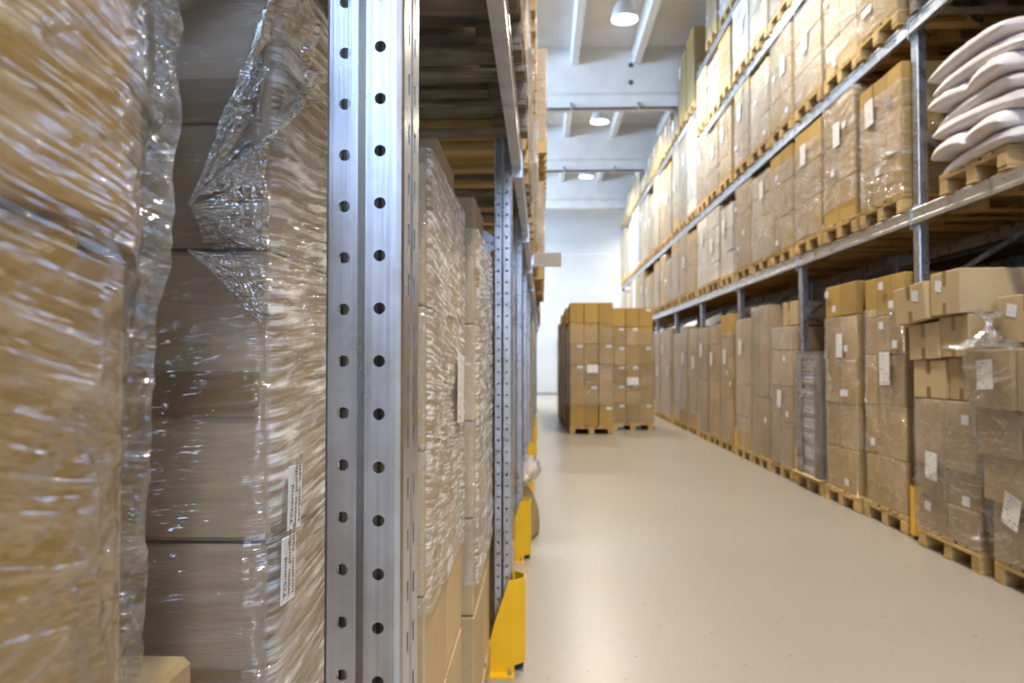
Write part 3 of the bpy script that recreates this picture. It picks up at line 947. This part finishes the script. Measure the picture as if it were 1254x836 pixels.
def patch(corners, nu, nv, amp, seed, mat='film_cloudy', name='loose_film', parent=None, sag=0.0, ang=0.4):
    "crumpled sheet of film over four corner points (p00, p10, p11, p01)"
    a, b, c, d = [np.array(q, float) for q in corners]
    u = np.linspace(0, 1, nu)[:, None, None]; v = np.linspace(0, 1, nv)[None, :, None]
    G = (1 - u) * (1 - v) * a + u * (1 - v) * b + u * v * c + (1 - u) * v * d
    n = np.cross(b - a, d - a); n = n / (np.linalg.norm(n) + 1e-9)
    su, sv = np.linalg.norm(b - a) + 1e-6, np.linalg.norm(d - a) + 1e-6
    U = np.broadcast_to(u[..., 0] * su, (nu, nv)); V = np.broadcast_to(v[..., 0] * sv, (nu, nv))
    edge = 1.0
    D = crumple(U * 3, V * 3, seed, ang) * amp + (vnoise(U * 14, V * 14, seed + 4) - .5) * amp * 1.2 + (vnoise(U * 40, V * 40, seed + 6) - .5) * amp * 0.5
    D = D + sag * 4 * (u * (1 - u))[..., 0]
    G = G + D[..., None] * n
    o = obj(name, MB().grid(G).mesh(name, M[mat], True), parent)
    return o
W = t.location
xx = -0.61
patch([Vector((RF - 0.02, 7.80, 1.50)) - W, Vector((RF - 0.03, 7.66, 1.45)) - W, Vector((RF - 0.05, 7.52, 1.06)) - W, Vector((RF - 0.03, 7.58, 1.10)) - W], 24, 40, 0.03, 5, 'film_cloudy', 'loose_film', t)

# stack of thin grey sheets bound in film
def sheet_stack():
    y0 = 7.94
    pallet(RF + 0.60, y0 + 0.38, 0, 'wooden pallet under the film-bound grey flat sheets', gp)
    s = thing('sheet_bundle', 'film-bound stack of thin grey sheets with dark cardboard corners, right floor row', 'sheet stack', (RF + 0.60, y0 + 0.37, PAL_H))
    n = 30
    m = MB(); r = random.Random(2)
    sh = [MB().box(-0.57, 0.57, -0.33, 0.33, 0, 0.030).mesh('sheet', M['greysheet']), MB().box(-0.58, 0.58, -0.335, 0.335, 0, 0.030).mesh('sheet', M['dark'])]
    for k in range(n):
        obj('sheet', sh[k % 4 == 3], s, (r.uniform(-.012, .012), r.uniform(-.012, .012), 0.013 + k * 0.0402))
    for sy in (-1, 1):
        obj('corner_board', MB().box(-0.605, -0.595, min(sy * 0.36, sy * 0.20), max(sy * 0.36, sy * 0.20), 0.0, 1.29).box(-0.595, -0.35, min(sy * 0.35, sy * 0.36), max(sy * 0.35, sy * 0.36), 0.0, 1.29).mesh('corner_board', M['dark_card']), s)
    obj('cover_board', MB().bbox(-0.60, 0.60, -0.37, 0.37, 1.225, 1.30, 0.004).mesh('cover_board', M['dark_card']), s)
    obj('base_board', MB().bbox(-0.64, 0.60, -0.40, 0.40, 0.0, 0.012, 0.003).mesh('base_board', M['pale']), s)
    obj('stretch_film', film_me(1.22, 0.74, 0.03, 1.27, 80, 60, 0.010, 21, 'film_floor', 0.012, 0.05), s)
    patch([(-0.64, -0.30, 1.0), (-0.66, -0.05, 0.92), (-0.68, 0.10, 0.78), (-0.64, -0.12, 0.88)], 20, 16, 0.03, 15, 'film_cloudy', 'loose_film', s)
sheet_stack()

# bay 2 nearest: brown stack with loose cartons above
y0 = 8.83
pallet(RF + 0.60, y0 + 0.40, 0, 'wooden pallet under the brown stack left of the grey sheets', gp)
load(RF + 0.0, RF + 1.17, y0 + 0.02, y0 + 0.78, PAL_H, [0.5, 0.42, 0.42, 0.26], 2, 2, 'brown', 'brown film-wrapped stack with one loose tan carton on top, left of grey sheets', grp, film=(0.0, 1.0), seed=44, face=-1, papers=[(0.5, 0.48, 0.15, 0.2, 3)], stickers=2, fmat='film_floor', nper=70, nv=40, amp=0.012, ftop=0.0)

def loose_carton(x, y, z, dx, dy, h, label, mat='pale', rot=(0, 0, 0), group='loose cartons on top of the right floor row', tape=True, face=-1, sticker=False, flap=False):
    t = thing('carton', label, 'carton', (x, y, z), 0, group)
    t.rotation_euler = rot
    obj('body', carton_me(dx, dy, h, mat), t)
    if tape:
        obj('tape', tape_me('z', dx * 0.98, 0.05), t, (0, 0, h + 0.001))
        for zo, hh in ((h - 0.05, 0.10), (0.04, 0.08)):
            obj('tape', tape_me('x', 0.05, hh), t, (face * dx / 2, 0, zo))
    if sticker:
        obj('label_sheet', tape_me('x', 0.09, 0.075, 'sticker'), t, (face * (dx / 2 + 0.002), dy * sticker, h * 0.68), (R(12), 0, 0))
    return t
loose_carton(RF + 0.32, 9.06, PAL_H + 1.615, 0.55, 0.40, 0.27, 'loose tan carton on the brown stack beside upright, above grey sheets', 'pale', (0, 0, R(2)))

# bay 0 farthest: pallet with wrapped lower cartons and loose tilted cartons
y0 = 5.06
pallet(RF + 0.57, y0 + 0.40, 0, 'wooden pallet under the leaning pile of loose cartons', gp)
t = load(RF - 0.04, RF + 1.14, y0 + 0.0, y0 + 0.80, PAL_H, [0.24, 0.24, 0.46], 2, 2, 'brown', 'sagging film-wrapped brown cartons with document sheet, under the loose tilted cartons', grp, film=(0.0, 1.0), seed=61, face=-1, papers=[(0.68, 0.50, 0.16, 0.19, 3)], stickers=3, fmat='film_floor', nper=120, nv=70, amp=0.022, jit=0.02, ang=0.5, ftop=0.0)
zb = PAL_H + 0.945
lc = 'loose carton'
loose_carton(RF + 0.24, 5.66, zb, 0.58, 0.40, 0.27, 'loose carton with bent corner, lower left of the leaning pile', 'pale', (0, 0, R(3)))
loose_carton(RF + 0.27, 5.26, zb, 0.58, 0.39, 0.285, 'loose carton, lower right of the leaning pile, behind tied film', 'pale', (0, 0, R(-2)))
loose_carton(RF + 0.22, 5.68, zb + 0.274, 0.58, 0.40, 0.255, 'loose carton with two tape pieces, middle left of the leaning pile', 'pale', (R(-2.0), 0, R(2)))
loose_carton(RF + 0.24, 5.27, zb + 0.289, 0.60, 0.41, 0.275, 'loose carton, middle right of the leaning pile', 'pale', (0, 0, R(-3)))
loose_carton(RF + 0.16, 5.74, zb + 0.555, 0.58, 0.42, 0.265, 'loose carton tipped outward at top left of the leaning pile', 'pale', (R(-4.5), R(-3), R(3)), sticker=-0.2)
loose_carton(RF + 0.22, 5.28, zb + 0.570, 0.66, 0.42, 0.29, 'loose carton at top right of the leaning pile, with small white sticker', 'pale', (0, 0, R(-3)), sticker=0.2)
loose_carton(RF + 0.86, 5.47, zb, 0.58, 0.78, 0.56, 'large carton at the back of the leaning pile', 'brown', (0, 0, 0))

# bay 0 middle: big wrapped bulging load with tied film knot and one carton on top
y0 = 4.10
pallet(RF + 0.58, y0 + 0.42, 0, 'wooden pallet at right edge under the tied film bundle', gp)
tb = load(RF - 0.02, RF + 1.14, y0 + 0.02, y0 + 0.82, PAL_H, [0.36, 0.28, 0.28, 0.36], 2, 2, 'brown', 'bulging brown bundle in stretch film with tied knot, two document sheets, right edge', grp, film=(0.0, 1.0), seed=73, face=-1, papers=[(0.80, 0.88, 0.165, 0.175, -3), (0.66, 0.26, 0.16, 0.19, 14)], fmat='film_floor', nper=150, nv=110, amp=0.022, jit=0.02, flare=0.22, ang=0.5)
for ch in tb.children:
    if ch.name.startswith('carton'):
        k = 1 + 0.21 * min(1, ch.location.z / 0.95)
        ch.location.x *= k; ch.location.y *= k; ch.scale = (k, k, 1)
loose_carton(RF + 0.34, 4.71, PAL_H + 1.315, 0.56, 0.54, 0.29, 'open-edged loose carton on the tied film bundle at right edge', 'pale', (0, 0, R(3)), sticker=0.25)
# knot of twisted film
W = tb.location
def knot():
    m = MB()
    n = 40
    base = Vector((RF - 0.03, 4.93, PAL_H + 1.28)) - W
    prof = [(0.30, 0.0), (0.16, 0.035), (0.065, 0.085), (0.030, 0.13), (0.022, 0.16), (0.035, 0.19), (0.06, 0.215), (0.09, 0.235)]
    G = []
    r = np.random.RandomState(3)
    for k in range(n + 1):
        a = 2 * math.pi * (k % n) / n
        row = []
        for j, (rad, z) in enumerate(prof):
            q = rad * (1 + 0.30 * math.sin(7 * a + j * .8) * (0.4 + .6 * (j > 1)) + 0.15 * math.sin(13 * a + j))
            row.append((base.x + q * math.cos(a) * 0.8, base.y + q * math.sin(a) * 0.9, base.z + z + 0.015 * math.sin(5 * a + j)))
        G.append(row)
    o = obj('film_knot', MB().grid(np.array(G)).mesh('film_knot', M['film_cloudy'], True), tb)
knot()
# first place of bay 0 (out of the frame on the right edge)
pallet(RF + 0.6, 3.73, 0, 'wooden pallet nearest the camera in the right floor row, past the edge', gp)
load(RF + 0.02, RF + 1.17, 3.43, 3.95, PAL_H, [0.4] * 4, 2, 2, 'brown', 'brown wrapped carton stack nearest the camera in right floor row', grp, seed=9, face=-1)

# --- white sacks on the lowest right beam ------------------------------------------
def sack_mesh(L, Wd, T, seed, droop):
    nu, nv = 36, 26
    u = np.sin(np.linspace(-1, 1, nu) * math.pi / 2)[:, None]; v = np.sin(np.linspace(-1, 1, nv) * math.pi / 2)[None, :]
    U, V = np.broadcast_to(u, (nu, nv)), np.broadcast_to(v, (nu, nv))
    prof = np.clip((1 - np.abs(U) ** 5), 0, 1) ** 0.45 * np.clip((1 - np.abs(V) ** 5), 0, 1) ** 0.45
    wr = 0.22 * (ridged(U * 2.5 + V * 1.2, V * 2, seed) - .5) + 0.22 * (vnoise(U * 4, V * 4, seed + 1) - .5)
    X = V * Wd / 2 * (1 - 0.04 * np.abs(U) ** 3); Y = U * L / 2 * (1 - 0.05 * np.abs(V) ** 3)
    dz = -droop * (np.abs(U) ** 2.5) - droop * 0.5 * (np.abs(V) ** 3)
    top = np.stack([X, Y, T * (0.5 + 0.5 * prof * (1 + wr)) + dz], -1)
    bot = np.stack([X, Y, T * (0.5 - 0.42 * prof) + dz], -1)
    m = MB().grid(top)
    m2 = MB().grid(bot); m.add(m2.v, [f[::-1] for f in m2.f])
    return m.mesh('sack', M['bag'], True)
pallet(RF + 0.60, 5.16, RL_NEAR[0], 'wooden pallet under the white sacks', gp)
r = random.Random(12)
SL = ['lowest', 'second', 'third', 'fourth', 'fifth', 'sixth', 'topmost']
z = RL_NEAR[0] + PAL_H - 0.012
for k in range(7):
    for d in (0, 1):
        parts = [(0.0, 0.94, 'long')] if k % 3 != 1 else [(-0.23, 0.50, 'near'), (0.24, 0.52, 'far')]
        for off, L, wd in parts:
            me = sack_mesh(L * r.uniform(0.97, 1.03), 0.62, 0.145, 10 + k * 5 + d + int(off * 10), r.uniform(0.02, 0.04))
            tag(obj('sack', me, None, (RF + 0.28 + d * 0.60 + r.uniform(-.035, .035), 5.15 + off + r.uniform(-.05, .05), z), (R(r.uniform(-3, 3)), R(r.uniform(-2, 2)), R(r.uniform(-6, 6)))),
                'white plastic sack, %s %s one in %s pile on the raised right pallet' % (SL[k], wd, 'front' if d == 0 else 'back'), 'sack', 'white sacks on the raised pallet')
    z += 0.112

# --- second row behind the right rack: cartons seen through the gaps -------------------------
BX = RX + 1.30
for i in range(0, 3):
    for lv, z in ((0, 0.0), (1, 2.51)):
        for k, y0 in enumerate(slots3(i)):
            where = '%s behind the right rack, %s bay, %s place' % ('floor' if lv == 0 else 'raised level', ORD[i], POS[k])
            pallet(BX + 0.62, y0 + 0.4, z, 'wooden pallet on ' + where, 'pallets behind the right rack', 'n', False)
            load(BX + 0.03, BX + 1.18, y0 + 0.02, y0 + 0.78, z + PAL_H, [0.38] * (5 if lv == 0 else 3), 2, 2, 'kraft', 'tan carton stack on ' + where, 'carton stacks behind the right rack', film=None, lod=1, seed=i + k, face=-1)
bk = pallet_rack('second steel rack standing back to back behind the right rack', 1, BX + 0.01, RYS[:4], lambda i: [2.51, 3.98], 1.08, 0.65)

# ------------------------------------------------------------------ pallets standing in the aisle
ga, gb = 'carton stacks standing in the aisle', 'pallets standing in the aisle'
def aisle(x0, y0, H, rows, cols, label, plabel, film, seed, papers=(), near=True):
    pallet(x0 + 0.4, y0 + 0.6, 0, plabel, gb, 'n', near, math.pi / 2)
    r = random.Random(seed)
    t = thing('carton_stack', label, 'carton stack', (x0 + 0.4, y0 + 0.6, PAL_H), 0, ga)
    h = (H - PAL_H) / rows
    w, d = 0.80 / cols, 0.39
    for li in range(rows):
        for i in range(cols):
            for j in range(3):
                if j == 1 and 0 < i < cols - 1 and li < rows - 1: continue
                c = obj('carton', carton_me(w - 0.008, d - 0.008, h - 0.005, 'kraft'), t, (-0.4 + (i + .5) * w + r.uniform(-.006, .006), -0.59 + (j + .5) * d + r.uniform(-.005, .005), li * h), (0, 0, r.uniform(-.012, .012)))
                if j == 0 and near:
                    if r.random() < 0.45:
                        obj('tape', tape_me('y', 0.05, 0.06), c, (0, -(d - 0.008) / 2 - .0005, h - 0.05))
                    if r.random() < 0.4:
                        obj('label_sheet', tape_me('y', 0.10, 0.05, 'sticker'), c, (w * 0.2, -(d - 0.008) / 2 - .001, h - 0.05))
    Ht = rows * h
    obj('stretch_film', film_me(0.82, 1.19, max(0.012, film[0] * Ht), film[1] * Ht, 100 if near else 30, 60 if near else 10, 0.014, seed, 'film_floor' if near else 'film', 0.012, 0.0), t)
    for (fx, fz, w, hh) in papers:
        obj('label_sheet', tape_me('y', w, hh, 'paper'), t, (-0.4 + fx * 0.8, -0.63, fz * Ht))
    return t
A0 = at_y(698, 531, 14.45)
aisle(A0.x, 14.45, 2.44, 6, 3, 'front left tan carton stack in the aisle, with top row unwrapped', 'wooden pallet under front left stack in the aisle', (0.165, 0.80), 5, [(0.52, 0.465, 0.20, 0.15)])
aisle(A0.x + 0.86, 15.35, 2.40, 6, 3, 'front right tan carton stack in the aisle, beside the right rack', 'wooden pallet under front right stack in the aisle', (0.0, 0.80), 6, [(0.5, 0.36, 0.22, 0.16)])
aisle(A0.x - 0.04, 15.80, 2.43, 6, 3, 'second carton stack of the left column in the aisle', 'wooden pallet of the second stack in aisle column', (0.0, 0.85), 7, near=False)
aisle(A0.x - 0.08, 17.15, 2.38, 6, 3, 'third carton stack of the left column in the aisle', 'wooden pallet of the third stack in aisle column', (0.0, 0.85), 8, near=False)
aisle(A0.x - 0.12, 18.5, 2.24, 5, 3, 'farthest carton stack of the left column in the aisle', 'wooden pallet of the farthest stack in aisle column', (0.0, 0.85), 9, near=False)

# ------------------------------------------------------------------ left rack: loads
gL, gLp = 'wrapped carton stacks of the left rack', 'pallets of the left rack'
# near stacks on the floor
def near_stack(y0, y1, xf, hs, label, plabel, seed, filmz, mat='pale', nper=420, nv=300, amp=0.006, fmat='film_near', ang=-0.12, nx=2, ny=2, rz=0.0):
    pallet(xf - 0.60, (y0 + y1) / 2, 0, plabel, gLp)
    t = load(xf - 1.16, xf, y0, y1, PAL_H, hs, nx, ny, mat, label, gL, film=None, seed=seed, face=1, jit=0.003, bev=0.005)
    obj('stretch_film', film_me(1.16, y1 - y0, filmz[0] - PAL_H, filmz[1] - PAL_H, nper, nv, amp, seed, fmat, 0.007, 0.12 if seed == 31 else 0.0, ang), t)
    return t
HS = [0.352, 0.327, 0.327, 0.327, 0.327]
s2 = near_stack(0.85, 1.66, -0.302, HS, 'pale wrapped carton stack behind the nearest upright', 'wooden pallet under the stack behind the nearest upright', 31, (0.155, 1.82), mat='taupe')
s3 = near_stack(1.74, 2.54, -0.258, HS, 'wrapped carton stack just right of the nearest upright', 'wooden pallet under the stack right of the nearest upright', 32, (0.78, 1.83), ang=0.2, amp=0.004)
s4 = near_stack(2.62, 3.40, -0.222, HS, 'wrapped carton stack next to the second left upright', 'wooden pallet under the stack next to second left upright', 33, (0.6, 1.80), amp=0.005)
loose_carton(-0.258 - 0.31, 2.27, PAL_H + 1.664, 0.58, 0.40, 0.145, 'low grey-brown carton on the stack right of nearest upright', 'dark', (0, 0, 0), 'loose cartons on the left stacks', tape=False)
loose_carton(-0.222 - 0.31, 3.02, PAL_H + 1.664, 0.58, 0.42, 0.14, 'low carton on the stack next to second left upright', 'dark', (0, 0, 0), 'loose cartons on the left stacks', tape=False)

# tapes and printed labels on the stack behind the nearest upright
W = s2.location.copy()
def on_face_x(t, y, z, me, name='label_sheet', rot=0.0, dx=0.0):
    return obj(name, me, t, (-0.302 + dx - t.location.x, y - t.location.y, z - t.location.z), (R(rot), 0, 0))
lay = PAL_H + 0.352
for z in (lay + 0.327 * 2.5, lay + 0.327 * 1.5, lay + 0.327 * 3.5):
    pass
for k in range(5):
    zc = (PAL_H + 0.176) if k == 0 else lay + 0.327 * (k - 0.5)
    obj('tape', tape_me('y', 1.14, 0.050), s2, (0, -0.405, zc - PAL_H))
def text_label(parent, y, z, w, h, lines, tilt):
    o = on_face_x(parent, y, z, MB().box(-0.0008, 0.0008, -w / 2, w / 2, -h / 2, h / 2).mesh('label_sheet', M['sticker']), 'label_sheet', tilt, 0.017)
    cu = bpy.data.curves.new('print', 'FONT')
    cu.body = lines
    cu.size = 0.0135
    cu.align_x = 'LEFT'; cu.align_y = 'TOP'
    cu.space_line = 0.95
    tmp = bpy.data.objects.new('print', cu)
    C.objects.link(tmp)
    bpy.context.view_layer.update()
    me = bpy.data.meshes.new_from_object(tmp)
    bpy.data.objects.remove(tmp)
    me.materials.clear(); me.materials.append(M['ink'])
    # text right -> +z, text up -> -y, facing +x
    mt = Matrix(((0, 0, 1, 0.0013), (0, -1, 0, -w / 2 + 0.003), (1, 0, 0, -h / 2 + 0.006), (0, 0, 0, 1)))
    me.transform(mt)
    obj('print', me, o)
text_label(s2, 0.894, at_x(339, 610, -0.302).z, 0.045, 0.072, 'TO:amd\nwater purifier\nceramic casing', -4)
text_label(s2, 0.872, at_x(333, 697, -0.302).z, 0.045, 0.072, 'TO:amd\nwater purifier\nceramic casing', -3)
# document sheet on the stack right of the upright
obj('label_sheet', tape_me('x', 0.15, 0.20, 'paper'), s3, (0.58 + 0.02, 2.30 - s3.location.y, 1.27 - PAL_H), (R(-4), 0, 0))

# torn, gathered film hanging on the corner of the stack behind the upright
def tow(pts):
    return [Vector(p) - W for p in pts]
def fan(apex, rim, seed, amp, nfold, parent, nt=70, mat='film_cloudy', gather=0.02):
    "gathered film spreading from a pinched point to a rim of points, with folds running along the pull"
    rim = np.array([list(p) for p in rim], float); apex = np.array(list(apex), float)
    na = 110
    k = np.linspace(0, 1, na)
    R3 = np.stack([np.interp(k, np.linspace(0, 1, len(rim)), rim[:, c]) for c in range(3)], -1)
    t = np.linspace(0.0, 1, nt)
    K, T = np.meshgrid(k, t, indexing='ij')
    T2 = T * (1 + 0.10 * (vnoise(K * 9, K * 0, seed + 2) - .5) * (T > 0.9))
    w = (gather + (1 - gather) * T2 ** 1.15)
    mid = R3.mean(0)
    G = apex + (mid - apex) * T2[..., None] + (R3[:, None, :] - mid) * w[..., None]
    n = np.cross(rim[-1] - rim[0], mid - apex); n /= np.linalg.norm(n)
    if n[1] > 0: n = -n
    a = K + 0.05 * (vnoise(K * 3, T * 4, seed + 8) - .5)
    D = amp * (0.25 + 0.75 * T) * (ridged(a * nfold, T * 2.2, seed) * 1.1 + 0.6 * ridged(a * nfold * 2.7, T * 5, seed + 1) + 0.35 * ridged(a * nfold * 1.3, T * 22, seed + 3) - 0.5)
    G = G + D[..., None] * n
    return obj('loose_film', MB().grid(G).mesh('loose_film', M[mat], True), parent)
fan(at_y(231, 250, 0.785) - W, tow([at_y(316, 92, 0.83), at_y(320, 40, 0.835), at_y(328, -20, 0.835), at_x(372, -20, -0.286), at_x(388, 40, -0.284), at_x(386, 105, -0.283)]), 41, 0.013, 7, s2)
fan(at_y(231, 246, 0.785) - W, tow([at_x(386, 100, -0.283), at_x(372, 140, -0.281), at_y(330, 175, 0.835), at_y(322, 230, 0.835)]), 45, 0.010, 6, s2)
fan(at_y(232, 252, 0.79) - W, tow([at_y(322, 210, 0.835), at_y(326, 260, 0.837), at_y(327, 302, 0.837), at_y(285, 304, 0.836), at_y(250, 304, 0.835)]), 46, 0.006, 8, s2)
fan(at_y(229, 306, 0.79) - W, tow([at_y(322, 400, 0.838), at_y(330, 385, 0.838), at_y(327, 330, 0.838), at_y(300, 312, 0.838)]), 47, 0.008, 6, s2)
fan(at_x(405, 122, -0.280) - W, tow([at_x(372, 100, -0.281), at_x(366, 120, -0.278), at_x(370, 135, -0.281)]), 48, 0.006, 4, s2, 40)

# the closest stack at the left edge
pallet(-0.275 - 0.60, 0.17, 0, 'wooden pallet under the stack at left edge, closest to the camera', gLp)
s1 = thing('carton_stack', 'closest blurred tan carton stack under shiny film at left edge', 'carton stack', (-0.84, 0.16, PAL_H), 0, gL)
W1 = s1.location.copy()
def c1(x0, x1, y0, y1, z0, z1, mat='kraft'):
    obj('carton', carton_me(x1 - x0, y1 - y0, z1 - z0, mat, 0.006), s1, ((x0 + x1) / 2 - W1.x, (y0 + y1) / 2 - W1.y, z0 - W1.z))
for k, (z0, z1) in enumerate(((0.146, 0.45), (0.454, 0.76), (0.764, 1.085))):
    for x0, x1 in ((-1.42, -0.875), (-0.87, -0.315)):
        c1(x0, x1, -0.24, 0.225, z0, z1, 'pale'); c1(x0, x1, 0.23, 0.70, z0, z1, 'pale')
c1(-0.84, -0.268, -0.24, 0.10, 1.09, 1.428); c1(-0.84, -0.268, 0.105, 0.444, 1.09, 1.428)
c1(-0.90, -0.305, 0.448, 0.562, 1.09, 1.425, 'brown')
c1(-1.42, -0.91, -0.24, 0.56, 1.09, 1.428)
c1(-0.84, -0.262, -0.24, 0.12, 1.432, 1.77); c1(-0.84, -0.262, 0.125, 0.488, 1.432, 1.77)
c1(-0.90, -0.300, 0.492, 0.575, 1.430, 1.77, 'brown')
c1(-1.42, -0.91, -0.24, 0.56, 1.432, 1.77)
def s1_film():
    zz = np.linspace(0.9, 1.80, 360)
    ys = np.linspace(-0.25, 0.60, 340)
    Yg, Zg = np.meshgrid(ys, zz, indexing='ij')
    # outline: straight along the aisle face, then rounding the far corner and running back along -x
    yend = 0.545 + 0.045 * np.clip((Zg - 1.28) / 0.25, 0, 1) + 0.010 * (vnoise(Zg * 9, Zg * 0, 4) - .5) + 0.004 * (vnoise(Zg * 40, Zg * 0, 5) - .5)
    lowbulge = np.clip((1.10 - Zg) / 0.08, 0, 1)
    yend = yend + 0.15 * lowbulge
    base_x = -0.254 - 0.052 * lowbulge - 0.03 * np.clip((Yg - 0.46) / 0.1, 0, 1) ** 2
    wz = np.clip((Yg - (0.44 + 0.05 * np.clip((Zg - 1.28) / 0.2, 0, 1))) / 0.03, 0, 1)
    D = crumple(Yg * 0.8, Zg * 0.9, 77, -0.08) * 0.004 * (1 - wz) + (crumple(Yg * 1.5, Zg * 1.1, 78, 1.15) * 0.009 + 0.004 * (vnoise(Yg * 60, Zg * 28, 9) - .5)) * wz
    X = base_x + np.maximum(D, -0.003)
    Y = np.minimum(Yg, yend) * 1.0
    t = (Yg - (-0.25)) / 0.85
    Y = -0.25 + t * (yend + 0.25)
    G = np.stack([X - W1.x, Y - W1.y, Zg - W1.z], -1)
    # return along the far end
    k = 16
    ret = []
    for j in range(1, k + 1):
        row = G[-1].copy()
        row[:, 0] -= 0.03 * j
        row[:, 1] += 0.006 * math.sin(j) * 0.5 - 0.012 * (j / k)
        ret.append(row[None])
    G = np.concatenate([G] + ret, 0)
    obj('stretch_film', MB().grid(G).mesh('stretch_film', M['film_edge'], True), s1)
s1_film()

# rest of the left rack: floor row, first and second beam
def fill_left():
    for i in range(0, len(LYS) - 1):
        a, b = LYS[i] + 0.10, LYS[i + 1]
        n = 3 if b - a > 2.2 else 2
        w = (b - a) / n
        for lv in range(3):
            z = 0.0 if lv == 0 else LL[lv - 1]
            for k in range(n):
                y0 = a + k * w + (w - 0.8) / 2
                if lv == 0 and i <= 1: continue
                if i == 0 and (lv == 2 or k < 2): continue
                if i == 2 and lv == 0 and False: continue
                if i == 3 and lv == 0 and k == 0: continue            # slumped sack stands here
                seed = 500 + i * 17 + lv * 7 + k
                r = random.Random(seed)
                xf = {0: -0.17, 1: -0.068, 2: -0.05}[lv] + r.uniform(-.01, .01)
                if lv == 0 and i in (5, 6): xf = -0.11
                if lv == 1 and i > 3: xf = -0.03
                if lv == 1 and i in (5, 6): xf = 0.04
                if lv == 2 and i in (5, 6): xf = 0.07
                near = i <= 2
                where = '%s of left rack, %s bay, %s pallet place' % (LEVN[lv], ORD[i], (POS if n == 3 else ['nearer', 'farther'])[k])
                pallet(xf - 0.6, y0 + 0.4, z, 'wooden pallet on ' + where, gLp, 'o' if (i <= 1 and lv == 1 or r.random() < 0.3) else 'n', near)
                H = r.uniform(1.5, 1.85) if lv == 0 else r.uniform(1.0, 1.2)
                nn = max(2, round(H / 0.34))
                mat = r.choice(('kraft', 'pale', 'brown'))
                if i == 1: mat = 'kraft'
                if i > 3 and lv: mat = 'pale'
                load(xf - 1.16, xf - 0.01, y0 + 0.01, y0 + 0.79, z + PAL_H, [H / nn] * nn, 2, 2, mat, 'wrapped %s carton stack on %s' % (COLN[mat], where), gL, film=(0.0, 1.0), fmat='film' if i < 4 else 'film_up', lod=0 if i <= 3 else 1, seed=seed, face=1)
fill_left()

# the racks go on behind the viewer: what the metal and film mirror, and what shades the aisle there
pallet(-0.90, -0.72, 0, 'wooden pallet in left floor row just behind the viewer', gLp, 'n', False)
load(-1.44, -0.30, -1.10, -0.34, PAL_H, [0.34] * 5, 2, 2, 'brown', 'brown carton stack in left floor row just behind the viewer', gL, film=(0.0, 1.0), lod=1, seed=2, face=1)
RBS = [round(RYS[0] - 2.69 * k, 3) for k in (3, 2, 1)] 
pallet_rack('galvanised rack continuing the right side behind the viewer', 1, RX, RBS + [RYS[0] - 0.11], lambda i: RL_NEAR[:2], 1.08)
for i in range(3):
    for lv, z in ((0, 0.0), (1, RL_NEAR[0]), (2, RL_NEAR[1])):
        for k in range(3):
            y0 = RBS[i] + 0.14 + 0.86 * k
            where = '%s of right rack behind the viewer, %s bay, %s place' % (LEVN[lv], ORD[i], POS[k])
            pallet(RF + 0.6, y0 + 0.4, z, 'wooden pallet on ' + where, 'pallets behind the viewer', 'n', False)
            load(RF + 0.02, RF + 1.16, y0 + 0.02, y0 + 0.78, z + PAL_H, [0.38] * (4 if lv == 0 else 3), 2, 2, ('brown', 'kraft', 'pale')[(i + k) % 3], 'carton stack on ' + where, 'carton stacks behind the viewer', film=None, lod=1, seed=k, face=-1)

# slumped sack with a tuft of crumpled plastic, sticking out of the left floor row
def tuft():
    t = thing('wrapped_sack', 'low brown sack with crumpled clear plastic sticking out of left rack', 'sack', (-0.27, 6.1, 0.0), 0)
    nu, nv = 40, 24
    G = []
    for k in range(nu + 1):
        a = 2 * math.pi * (k % nu) / nu
        row = []
        for j in range(nv):
            q = j / (nv - 1)
            rad = 0.29 * (1 - 0.55 * q ** 3) * (1 + 0.05 * math.sin(5 * a + 3 * q))
            if j == 0: rad *= 0.94
            row.append((rad * math.cos(a) * 0.85, rad * math.sin(a) * 1.25, 0.44 * q + 0.02 * math.sin(3 * a) * q))
        row.append((0, 0, 0.45)); G.append(row)
    obj('sack_body', MB().grid(np.array(G)).mesh('sack_body', M['brown'], True), t)
    th = np.linspace(0, 2 * math.pi, 97)[:, None]; ph = np.linspace(-math.pi / 2, math.pi / 2, 48)[None, :]
    cx_, cy_, cz_ = np.cos(th) * np.cos(ph), np.sin(th) * np.cos(ph), np.sin(ph) + 0 * th
    nz = ridged(cx_ * 2.2 + 7, cy_ * 2.2 + cz_ * 1.7, 3) * 0.6 + ridged(cx_ * 5 + 3, cz_ * 5 + cy_ * 2, 4) * 0.4
    q = 0.70 + 0.55 * nz
    obj('crumpled_plastic', MB().grid(np.stack([0.12 * cx_ * q + 0.13, 0.22 * cy_ * q - 0.05, 0.11 * cz_ * q + 0.50 + 0.25 * (0.12 * cx_)], -1)).mesh('crumpled_plastic', M['film_cloudy'], True), t)
tuft()

# blank beige sign board standing out from the left rack
sg = thing('sign_board', 'blank beige board sticking out from the left rack into the aisle', 'sign', (-0.085, 7.30, 2.235))
obj('board', MB().bbox(0.0, 0.275, 0, 0.008, 0, 0.135, 0.002).mesh('board', M['sign']), sg)
obj('bracket', MB().box(-0.003, 0.012, -0.004, 0.03, 0.02, 0.115).mesh('bracket', M['galv']), sg)
